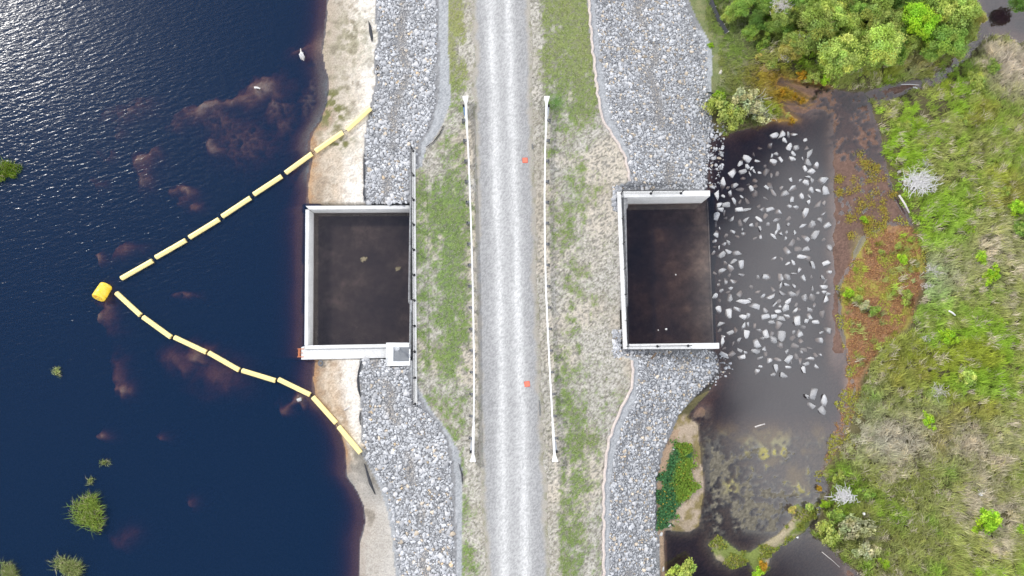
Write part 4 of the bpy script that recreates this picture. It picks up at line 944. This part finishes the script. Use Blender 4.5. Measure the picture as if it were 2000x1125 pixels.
TR = [(1640,108,36,'lime','round lime green tree leaning over the pond at the thicket edge'),(1592,45,34,'olive','broad olive green tree in the middle of the thicket'),(1562,85,23,'olive','small olive tree behind the yellow one at the thicket edge'),(1541,94,19,'yellow','small yellowish tree at the thicket edge facing the bush'),(1551,104,12,'yellow','smallest yellow tree, tucked under its yellow neighbour'),(1598,76,22,'olive','olive tree beside the round lime tree over the pond'),(1622,28,32,'lime','large lime tree at the top of the thicket above the round one'),(1655,55,26,'lime','lime tree between the round pond side tree and the dark gap'),(1525,26,24,'olive','olive tree with dead twigs at the upper left of the thicket'),(1500,12,20,'mid','mid green tree at the top left of the thicket'),(1536,58,17,'mid','small mid green tree standing in the dark hollow of the thicket'),(1478,38,17,'dark','dark green low tree at the left of the thicket'),(1448,12,20,'mid','mid green tree by the silt fence'),(1722,86,36,'lime','broad lime tree right of the dark gap in the thicket'),(1752,104,20,'mid','mid green tree fringing the right side of the thicket'),(1795,40,31,'bright','bright green domed tree, the brightest of the thicket'),(1848,78,30,'mid','feathery mid green tree above the narrow channel'),(1858,18,34,'lime','yellow green tree at the upper right corner of the thicket'),(1712,24,28,'olive','olive tree with yellow tips above the dark gap'),(1738,48,24,'olive','olive tree between the broad lime tree and the domed one'),(1911,36,13,'yellow','small yellow tree at the shore of the upper right water'),(1680,14,24,'mid','mid green tree at the top edge above the dark gap'),(1565,8,24,'mid','mid green tree at the top edge of the thicket'),(1760,8,22,'dark','dark tree at the top edge behind the domed tree'),(1885,62,18,'olive','olive tree beside the upper right water'),(1690,-30,30,'olive','olive tree cut by the top edge of the thicket'),(1600,-30,30,'lime','lime tree cut by the top edge of the thicket'),(1995,4,17,'dark','dark tree on the islet in the upper right water')]
FILL = [(1668,118,20,'mid','mid green low tree at the foot of the dark gap'),(1700,112,18,'olive','olive low tree at the foot of the broad lime tree'),(1615,62,20,'lime','lime tree squeezed between the round one and the large one above it'),(1580,22,24,'lime','lime tree above the broad olive tree'),(1508,52,18,'mid','mid green tree left of the dark hollow'),(1465,60,15,'mid','mid green tree just below the low dark tree'),(1425,28,15,'lime','lime tree closest to the silt fence'),(1760,62,22,'mid','mid green tree at the left foot of the domed tree'),(1776,84,20,'olive','olive tree at the lower foot of the domed tree'),(1822,100,18,'mid','mid green low tree left of the feathery one'),(1824,58,20,'lime','lime tree between the domed tree and the feathery one'),(1640,2,26,'lime','lime tree touching the top edge right of the large lime tree'),(1728,-10,28,'lime','lime tree cut by the top edge above the dark gap'),(1800,-12,26,'mid','mid green tree cut by the top edge above the domed tree'),(1540,-15,26,'mid','mid green tree cut by the top edge right of the dead crown'),(1462,-15,22,'mid','mid green tree cut by the top edge near the silt fence'),(1872,100,14,'olive','olive low tree on the bank of the narrow channel'),(1890,24,22,'lime','lime tree nearest the upper right water'),(1675,86,22,'lime','lime tree leaning into the dark gap'),(1548,32,20,'olive','olive tree right of the one with dead twigs'),(1610,118,14,'mid','mid green low tree at the left foot of the round pond side tree'),(1735,118,13,'lime','lime low tree at the right foot of the broad lime tree')]
for t_ in TR: plant(*t_[:4], t_[4], 'tree', GT, 1.5)
for t_ in FILL: plant(*t_[:4], t_[4], 'tree', GT, 1.35)
GS = 'shrubs of the marsh'
SH = [(1468,72,15,'lime','lime shrub left of the dark hollow in the thicket'),(1492,84,17,'mid','grassy mid green shrub between silt fence and yellow tree'),(1483,112,11,'yellow','yellow green shrub in front of the thicket'),(1510,125,15,'lime','lime shrub at the pond edge under the yellow tree'),(1590,150,16,'lime','low lime shrub on the pond edge below the thicket'),(1568,148,12,'amber','amber tinged shrub on the pond edge below the thicket'),(1612,155,12,'bright','bright shrub at the pond edge below the round lime tree'),(1634,160,9,'lime','small lime shrub in the shade of the round lime tree'),(1388,88,7,'bright','tiny bright shrub on the grass by the upper pond bank'),
 (1412,212,30,'olive','olive green bush at the rocks of the upper pond bank'),(1432,232,27,'olive','olive bush hanging over the pond beside the rocks'),(1450,198,30,'pale','pale bush with grey dead twigs beside the rocks'),(1478,214,26,'pale','pale feathery bush at the tip of the small point'),(1408,190,14,'bright','bright low bush touching the rocks'),(1500,222,10,'lime','low lime shrub at the end of the small point'),(1530,182,9,'amber','amber plant on the tongue of land in the upper pond'),(1552,188,8,'amber','amber plant near the tip of the tongue of land'),(1568,196,6,'amber','amber plant at the very tip of the tongue of land'),(1548,236,7,'amber','amber plant hanging off the small point'),
 (1766,246,16,'lime','lime shrub in the reeds near the dark channel'),(1915,343,9,'bright','small bright shrub in the reeds right of the white dead tree'),(1891,408,17,'lime','rounded lime shrub in the marsh, below the small bright one'),(1962,374,14,'lime','lime shrub in the right part of the marsh beside the frame edge pair'),(1913,381,13,'bright','bright shrub just above the rounded lime one'),(1988,408,19,'bright','bright shrub at the right frame edge, upper of the pair'),(1992,444,20,'mid','darker green shrub at the right frame edge, lower of the pair'),(1896,450,13,'bright','bright shrub below the rounded lime one'),(1938,536,19,'bright','bright shrub in the middle of the marsh with a neighbour up left'),(1915,505,15,'bright','bright shrub left of its larger neighbour in mid marsh'),
 (1812,823,17,'bright','bright round shrub on the border of the green and tan reeds'),(1930,1020,27,'bright','large bright shrub in the lower right marsh'),(1832,967,8,'bright','very small bright shrub alone in the tan reeds'),(1726,1098,13,'bright','bright shrub in the lower marsh, lower of two'),(1733,1078,9,'bright','small bright shrub in the lower marsh, upper of two'),(1992,1035,14,'bright','bright shrub at the lower right frame edge'),(1994,1066,10,'bright','small bright shrub at the lower right frame edge'),(1990,945,9,'bright','small bright shrub at the right frame edge in tan reeds'),(1905,1115,12,'bright','bright shrub cut by the bottom edge'),(1955,628,12,'bright','bright shrub at the right of the marsh, alone among olive reeds'),
 (1656,572,12,'bright','bright low shrub at the water edge of the red plants'),(1672,582,12,'lime','lime low shrub second in the row from the water'),(1690,596,12,'pale','pale low shrub in the middle of the row from the water'),(1708,606,11,'mid','mid green low shrub at the land end of the row from the water'),(1697,490,8,'yellow','yellow shrub standing in the red plants'),(1722,492,7,'lime','small lime shrub standing in the red plants'),(1755,480,9,'lime','lime shrub at the upper right rim of the red plants'),(1762,505,12,'bright','bright shrub at the right rim of the red plants'),(1772,578,13,'lime','lime shrub below the red plants'),(1688,428,8,'bright','bright tuft on the brown mud above the red plants'),
 (1668,1030,30,'pale','pale green bush in the lower marsh beside the pond'),(1622,1042,26,'olive','olive bush overhanging the lower pond'),(1690,1075,22,'pale','straw coloured bush below the pale green one'),(1632,1005,18,'mid','mid green bush at the inlet edge'),(1610,985,11,'bright','bright bush at the inlet opposite the grassy spit'),(1690,965,15,'mid','mid green bush right of the white dead shrub'),(1640,930,14,'lime','lime bush on the shore above the white dead shrub'),
 (1333,1116,24,'lime','lime shrub growing at the foot of the lower pond bank'),(1548,996,10,'yellow','yellow shrub on the tip of the grassy spit'),(1582,990,11,'lime','lime shrub at the end of the grassy spit'),(1490,1105,11,'amber','amber shrub on the lower side of the grassy spit'),(1482,1118,13,'bright','bright shrub on the lower side of the grassy spit'),(1600,955,6,'amber','tiny amber plant standing in the inlet water'),(1715,40,9,'yellow','yellow shrub between the trees above the dark gap'),(1880,235,14,'lime','lime shrub in the green reeds below the narrow channel'),(1905,155,20,'lime','lime shrub on the lower bank of the narrow channel'),(1940,130,16,'mid','mid green shrub on the lower bank of the narrow channel'),(1990,268,13,'lime','lime shrub at the right frame edge in the upper marsh'),(1852,660,18,'bright','bright shrub in the dense green reeds'),(1890,740,20,'lime','lime shrub in the dense green reeds, lower one')]
for t_ in SH: plant(*t_[:4], t_[4], 'shrub', GS, .75 if t_[2] < 20 else .8)
# ------------------------------------------------------------------ dead shrubs, logs, driftwood
def dead(px, py, rpx, label, m, n=80, seed=0, z=None, name='dead_shrub', dirn=None, flat=.55):
    rg = random.Random(seed); r_ = rpx/21; z = POND+.1 if z is None else z; p = atv(px, py, z+r_*.3)
    root = empty(name, (p.x, p.y, z), label, 'dead shrub', 'dead bleached shrubs')
    st_ = MB(); tw = MB(); st_.tube([(0,0,-.2),(.03,.02,.25*r_)], [.09,.06], 6)
    for i in range(n):
        a = rg.uniform(0, 6.28) if dirn is None else rg.gauss(dirn, .7); l = r_*rg.choice((.2, .25, .3, .35, .45, .8)); el = rg.uniform(.1, 1.2)*flat
        o = Vector((rg.gauss(0, .03), rg.gauss(0, .03), .03)) if n < 45 or (i % 6 == 0 and n < 150) else Vector((rg.gauss(0, .42)*r_, rg.gauss(0, .26)*r_, rg.uniform(0, .2))); d = Vector((math.cos(a)*math.cos(el), math.sin(a)*math.cos(el), math.sin(el)))
        q = o+d*l*.5+Vector((rg.uniform(-.1, .1), rg.uniform(-.1, .1), .05)); e_ = o+d*l+Vector((rg.uniform(-.15, .15), rg.uniform(-.15, .15), 0))*r_
        (st_ if i % 6 == 0 else tw).tube([o, q, e_], [.04, .026, .012] if i % 6 == 0 else [.022, .016, .008], 4, False)
    st_.obj('stems', m, root); tw.obj('twigs', m, root)
dead(1800, 354, 32, 'large white bleached fallen tree crown lying in the green reeds', M['whitewood'], 420, 5, POND+.75, flat=.3)
dead(1808, 318, 15, 'small grey dead shrub just above the white fallen crown', M['deadwood'], 60, 6, POND+.5)
dead(1757, 335, 8, 'tiny grey dead shrub left of the white fallen crown', M['deadwood'], 30, 7, POND+.4)
dead(1652, 972, 22, 'white dead shrub on the pond shore in the lower marsh', M['whitewood'], 200, 8, POND+.7, dirn=2.6, flat=.4)
dead(1918, 968, 18, 'pale dead shrub with upright forks above the large bright shrub', M['whitewood'], 40, 9, POND+.6, dirn=1.6)
dead(1462, 196, 26, 'grey dead twigs through the pale bush beside the rocks', M['deadwood'], 220, 10, POND+.75)
dead(1478, 215, 20, 'grey dead twigs through the feathery bush at the small point', M['deadwood'], 150, 21, POND+.7)
dead(1573, 76, 16, 'grey dead twigs between the olive trees of the thicket', M['deadwood'], 90, 11, POND+2.2)
dead(1525, 8, 22, 'grey dead crown at the top of the thicket', M['deadwood'], 120, 12, POND+2.6)
dead(1825, 530, 18, 'grey dead shrub right of the red plants', M['deadwood'], 120, 13, POND+.4)
dead(1812, 560, 14, 'grey dead twigs below the red plants', M['deadwood'], 80, 14, POND+.35)
dead(1808, 662, 10, 'tangled grey dead shrub among the bright reeds', M['deadwood'], 60, 15, POND+.5)
dead(1835, 765, 16, 'pale dead shrub at the edge of the dense green reeds', M['deadwood'], 110, 16, POND+.5)
dead(1538, 112, 16, 'grey dead stems under the yellow trees at the thicket edge', M['deadwood'], 70, 17, POND+.5)
dead(1840, 30, 10, 'dry twigs between the trees by the upper right water', M['deadwood'], 50, 19, POND+2.)
def log(px0, py0, px1, py1, rad, z, m, label, name='fallen_log'):
    a = atv(px0, py0, z); c = atv(px1, py1, z); b = MB(); b.tube([a, a.lerp(c, .5)+Vector((.02,.03,.03)), c], [rad, rad*.9, rad*.7], 8); tag(b.obj(name, m, None, 0, True), label, 'log', 'fallen logs')
log(1756, 381, 1776, 416, .10, POND+.35, M['deadwood'], 'straight grey log at the edge of the mud below the white fallen crown')
log(1853, 607, 1866, 616, .09, POND+.9, M['whitewood'], 'short pale log lying on the marsh right of the red plants')
log(1760, 165, 1795, 166, .04, POND+.3, M['whitewood'], 'thin white pole lying across the dark channel')
log(1783, 170, 1792, 173, .05, POND+.3, M['whitewood'], 'short white stick lying in the dark channel')
log(1605, 1078, 1640, 1108, .03, POND+.1, M['deadwood'], 'thin straw stick over the lower inlet water')
log(1474, 834, 1494, 828, .07, POND+.03, M['deadwood'], 'grey dead branch lying in the middle of the lower pond')
log(497, 171, 508, 173, .10, LAKE+.06, M['whitewood'], 'pale log stranded on the largest shoal of the lake')
log(1272, 701, 1282, 689, .10, -1.1, M['bark'], 'brown wood piece on the rocks below the open basin')
log(672, 801, 683, 795, .07, -1.25, M['deadwood'], 'small grey driftwood stick on the sand beside the lower boom line', 'driftwood')
ds = empty('driftwood_stump', atv(590, 110, LAKE+.1), 'white driftwood stump standing in the shallow water off the upper beach', 'driftwood')
q = MB(); q.tube([(0,-.1,-.3),(.0,.05,.25),(.1,.1,.5)], [.26,.22,.14], 8); q.obj('stump', M['whitewood'], ds, 0, True)
q = MB()
for a, l in ((1.2,.35),(1.75,.75),(5.1,.55)): q.tube([(0,0,.1), (math.cos(a)*l*.6, math.sin(a)*l*.6, .2), (math.cos(a)*l, math.sin(a)*l, .12)], [.10,.07,.03], 6)
q.obj('roots', M['deadwood'], ds, 0, True)
co = MB(); cc = atv(626.5, 709.5, -1.30)
for k in range(3):
    co.tube([cc+Vector((math.cos(a*math.pi/8)*(.22-.05*k)+.02*k, math.sin(a*math.pi/8)*(.26-.05*k), .05+.05*k)) for a in range(17)], .035, 6)
tag(co.obj('hose_coil', M['post'], None, 0, True), 'dark coiled hose on the sand against the concrete ledge', 'hose')
# floating debris in the square basin
for (px, py, s_, lab) in ((711, 506, .32, 'larger clump of floating twigs in the square basin'), (777, 525, .24, 'smaller clump of floating twigs in the square basin near the fence')):
    n = 260; a = RNG.uniform(0, 6.28, n); rr = s_*np.sqrt(RNG.uniform(0, 1, n))*(.55+.35*np.sin(a*2+1)+.25*np.sin(a*5)); p = atv(px, py, BASIN)
    blades('debris_clump', p.x+np.cos(a)*rr, p.y+np.sin(a)*rr, np.full(n, BASIN+.005), RNG.uniform(.06, .2, n), RNG.uniform(0, 6.28, n), np.full(n, 1.35), np.full(n, .03), lerp((.30,.25,.17), (.45,.40,.28), RNG.uniform(size=n)), None, lab, 'debris', 'floating twig clumps')
# reed clumps standing in the lake
def clump(px, py, rx, ry, n, label, cols, ang=.9, ln=.9, seed=1, lean=.75):
    rg = np.random.default_rng(seed); a = rg.uniform(0, 6.28, n); rr = np.sqrt(rg.uniform(0, 1, n)); p = atv(px, py, LAKE)
    rr *= .75+.3*np.sin(a*2+seed)+.2*np.sin(a*3+2*seed)+.12*np.sin(a*7); x = np.cos(a)*rr*rx/20.6; y = np.sin(a)*rr*ry/20.6
    root = empty('reed_clump', (p.x, p.y, LAKE), label, 'reeds', 'reed clumps in the lake')
    t_ = rg.uniform(size=n); c = lerp(cols[0], cols[1], t_)*(.6+.7*rg.uniform(size=(n, 1)))
    blades('leaves', x, y, np.full(n, -.1), rg.uniform(.4, 1., n)*ln, ang+rg.normal(0, .9, n), np.clip(rg.normal(lean, .3, n), .1, 1.4), rg.uniform(.02, .05, n), c, parent=root)
    k = max(5, n//14); i = rg.integers(0, n, k)
    blades('dead_stems', x[i], y[i], np.full(k, -.1), rg.uniform(.5, 1.1, k)*ln, ang+rg.normal(0, .9, k), np.clip(rg.normal(lean, .3, k), .1, 1.4), rg.uniform(.02, .05, k), lerp((.40,.33,.22), (.5,.44,.34), rg.uniform(size=k)), parent=root)
gA, gB = ((.16,.30,.03), (.33,.44,.06)), ((.26,.34,.10), (.42,.45,.20))
clump(12, 335, 24, 30, 1500, 'bright green reed clump at the left frame edge of the lake', gA, .5, .7, 1, .5)
clump(174, 1003, 27, 46, 1250, 'largest reed clump of the lake, with pale dry tips', ((.18,.29,.05), (.36,.44,.10)), 1.0, 1.25, 2)
clump(137, 1112, 26, 22, 1100, 'feathery pale reed clump at the bottom edge of the lake', gB, .9, 1.1, 3)
clump(18, 1120, 20, 16, 800, 'pale green reed clump in the lower left corner of the lake', gB, .9, .9, 4)
clump(111, 728, 6, 8, 120, 'tiny reed clump alone in the left part of the lake', gB, 1., .7, 5)
clump(176, 940, 6, 7, 90, 'tiny sparse reed clump just above the largest one', gB, 1., .6, 6)
clump(203, 904, 9, 4, 110, 'thin green sprig floating above the sparse reeds', gB, .5, .6, 7)
# ------------------------------------------------------------------ camera, sun, sky
cam = bpy.data.cameras.new('camera'); co_ = bpy.data.objects.new('camera', cam); C.objects.link(co_); bpy.context.scene.camera = co_
cam.sensor_width = 36; cam.lens = 24; cam.clip_end = 3000; cam.clip_start = .5; co_.location = (0, 0, CAM_H); co_.rotation_euler = (TILT, 0, 0)
EL = R(38); SUN_AZ = math.atan2(-.80, .60)
sd_ = Vector((math.sin(SUN_AZ)*math.cos(EL), math.cos(SUN_AZ)*math.cos(EL), math.sin(EL)))
sl = bpy.data.lights.new('sun', 'SUN'); sl.energy = 2.8; sl.angle = R(2.5); sl.color = (1, .965, .91)
so = bpy.data.objects.new('sun', sl); C.objects.link(so); so.rotation_euler = sd_.to_track_quat('Z', 'Y').to_euler()
W = bpy.data.worlds.new('World'); bpy.context.scene.world = W; W.use_nodes = True; t = W.node_tree; t.nodes.clear()
def wn(typ, **kw):
    nd = t.nodes.new(typ)
    for k, v in kw.items():
        if k.startswith('i_'): nd.inputs[k[2:].replace('_', ' ')].default_value = v
        else: setattr(nd, k, v)
    return nd
sky = wn('ShaderNodeTexSky', sky_type='NISHITA', sun_disc=False, sun_elevation=EL, sun_rotation=SUN_AZ)
tc = wn('ShaderNodeTexCoord'); sp = wn('ShaderNodeSeparateXYZ'); t.links.new(tc.outputs['Generated'], sp.inputs[0])
nz = wn('ShaderNodeTexNoise', i_Scale=4.2, i_Detail=6, i_Roughness=.55); t.links.new(tc.outputs['Generated'], nz.inputs['Vector'])
acc = wn('ShaderNodeMath', operation='MULTIPLY'); acc.inputs[1].default_value = 1.0; t.links.new(nz.outputs['Fac'], acc.inputs[0]); val = acc.outputs[0]
def add_cloud(sock):
    global val
    n = wn('ShaderNodeMath', operation='ADD'); t.links.new(val, n.inputs[0]); t.links.new(sock, n.inputs[1]); val = n.outputs[0]
for (cx, cy, cz, rr, w) in ((.36, .12, .92, .20, .52), (.37, -.13, .925, .23, .50), (.62, .42, .66, .34, .5), (.75, -.25, .6, .45, .70), (.35, -.75, .55, .5, .70), (.1, .9, .42, .40, .6)):
    d = wn('ShaderNodeVectorMath', operation='DISTANCE'); t.links.new(tc.outputs['Generated'], d.inputs[0]); d.inputs[1].default_value = (cx, cy, cz)
    m_ = wn('ShaderNodeMapRange', i_From_Min=0., i_From_Max=rr, i_To_Min=w, i_To_Max=0.); m_.interpolation_type = 'SMOOTHSTEP'; t.links.new(d.outputs['Value'], m_.inputs['Value']); add_cloud(m_.outputs[0])
for src, lo, hi, w in ((sp.outputs['X'], .275, .40, .30), (sp.outputs['Z'], .62, .42, .75)):  # height ramp adds low cloud all round to lift the ambient fill
    m_ = wn('ShaderNodeMapRange', i_From_Min=lo, i_From_Max=hi, i_To_Min=0., i_To_Max=w); m_.interpolation_type = 'SMOOTHSTEP'; t.links.new(src, m_.inputs['Value']); add_cloud(m_.outputs[0])
mr = wn('ShaderNodeMapRange', i_From_Min=.60, i_From_Max=1.15); mr.interpolation_type = 'SMOOTHSTEP'; t.links.new(val, mr.inputs['Value'])
mx = wn('ShaderNodeMix', data_type='RGBA'); t.links.new(mr.outputs[0], mx.inputs[0]); t.links.new(sky.outputs[0], mx.inputs[6]); mx.inputs[7].default_value = (22, 22.3, 23.2, 1)
bg = wn('ShaderNodeBackground', i_Strength=.11); t.links.new(mx.outputs[2], bg.inputs['Color']); ow = wn('ShaderNodeOutputWorld'); t.links.new(bg.outputs[0], ow.inputs['Surface'])
sc = bpy.context.scene
sc.view_settings.view_transform = 'Standard'; sc.view_settings.look = 'None'; sc.view_settings.gamma = 1; sc.view_settings.exposure = -.04
sc.cycles.max_bounces = 8; sc.cycles.transparent_max_bounces = 24; sc.cycles.caustics_reflective = False; sc.cycles.caustics_refractive = False
for o in bpy.data.objects:
    if o.get('_f'): del o['_f']
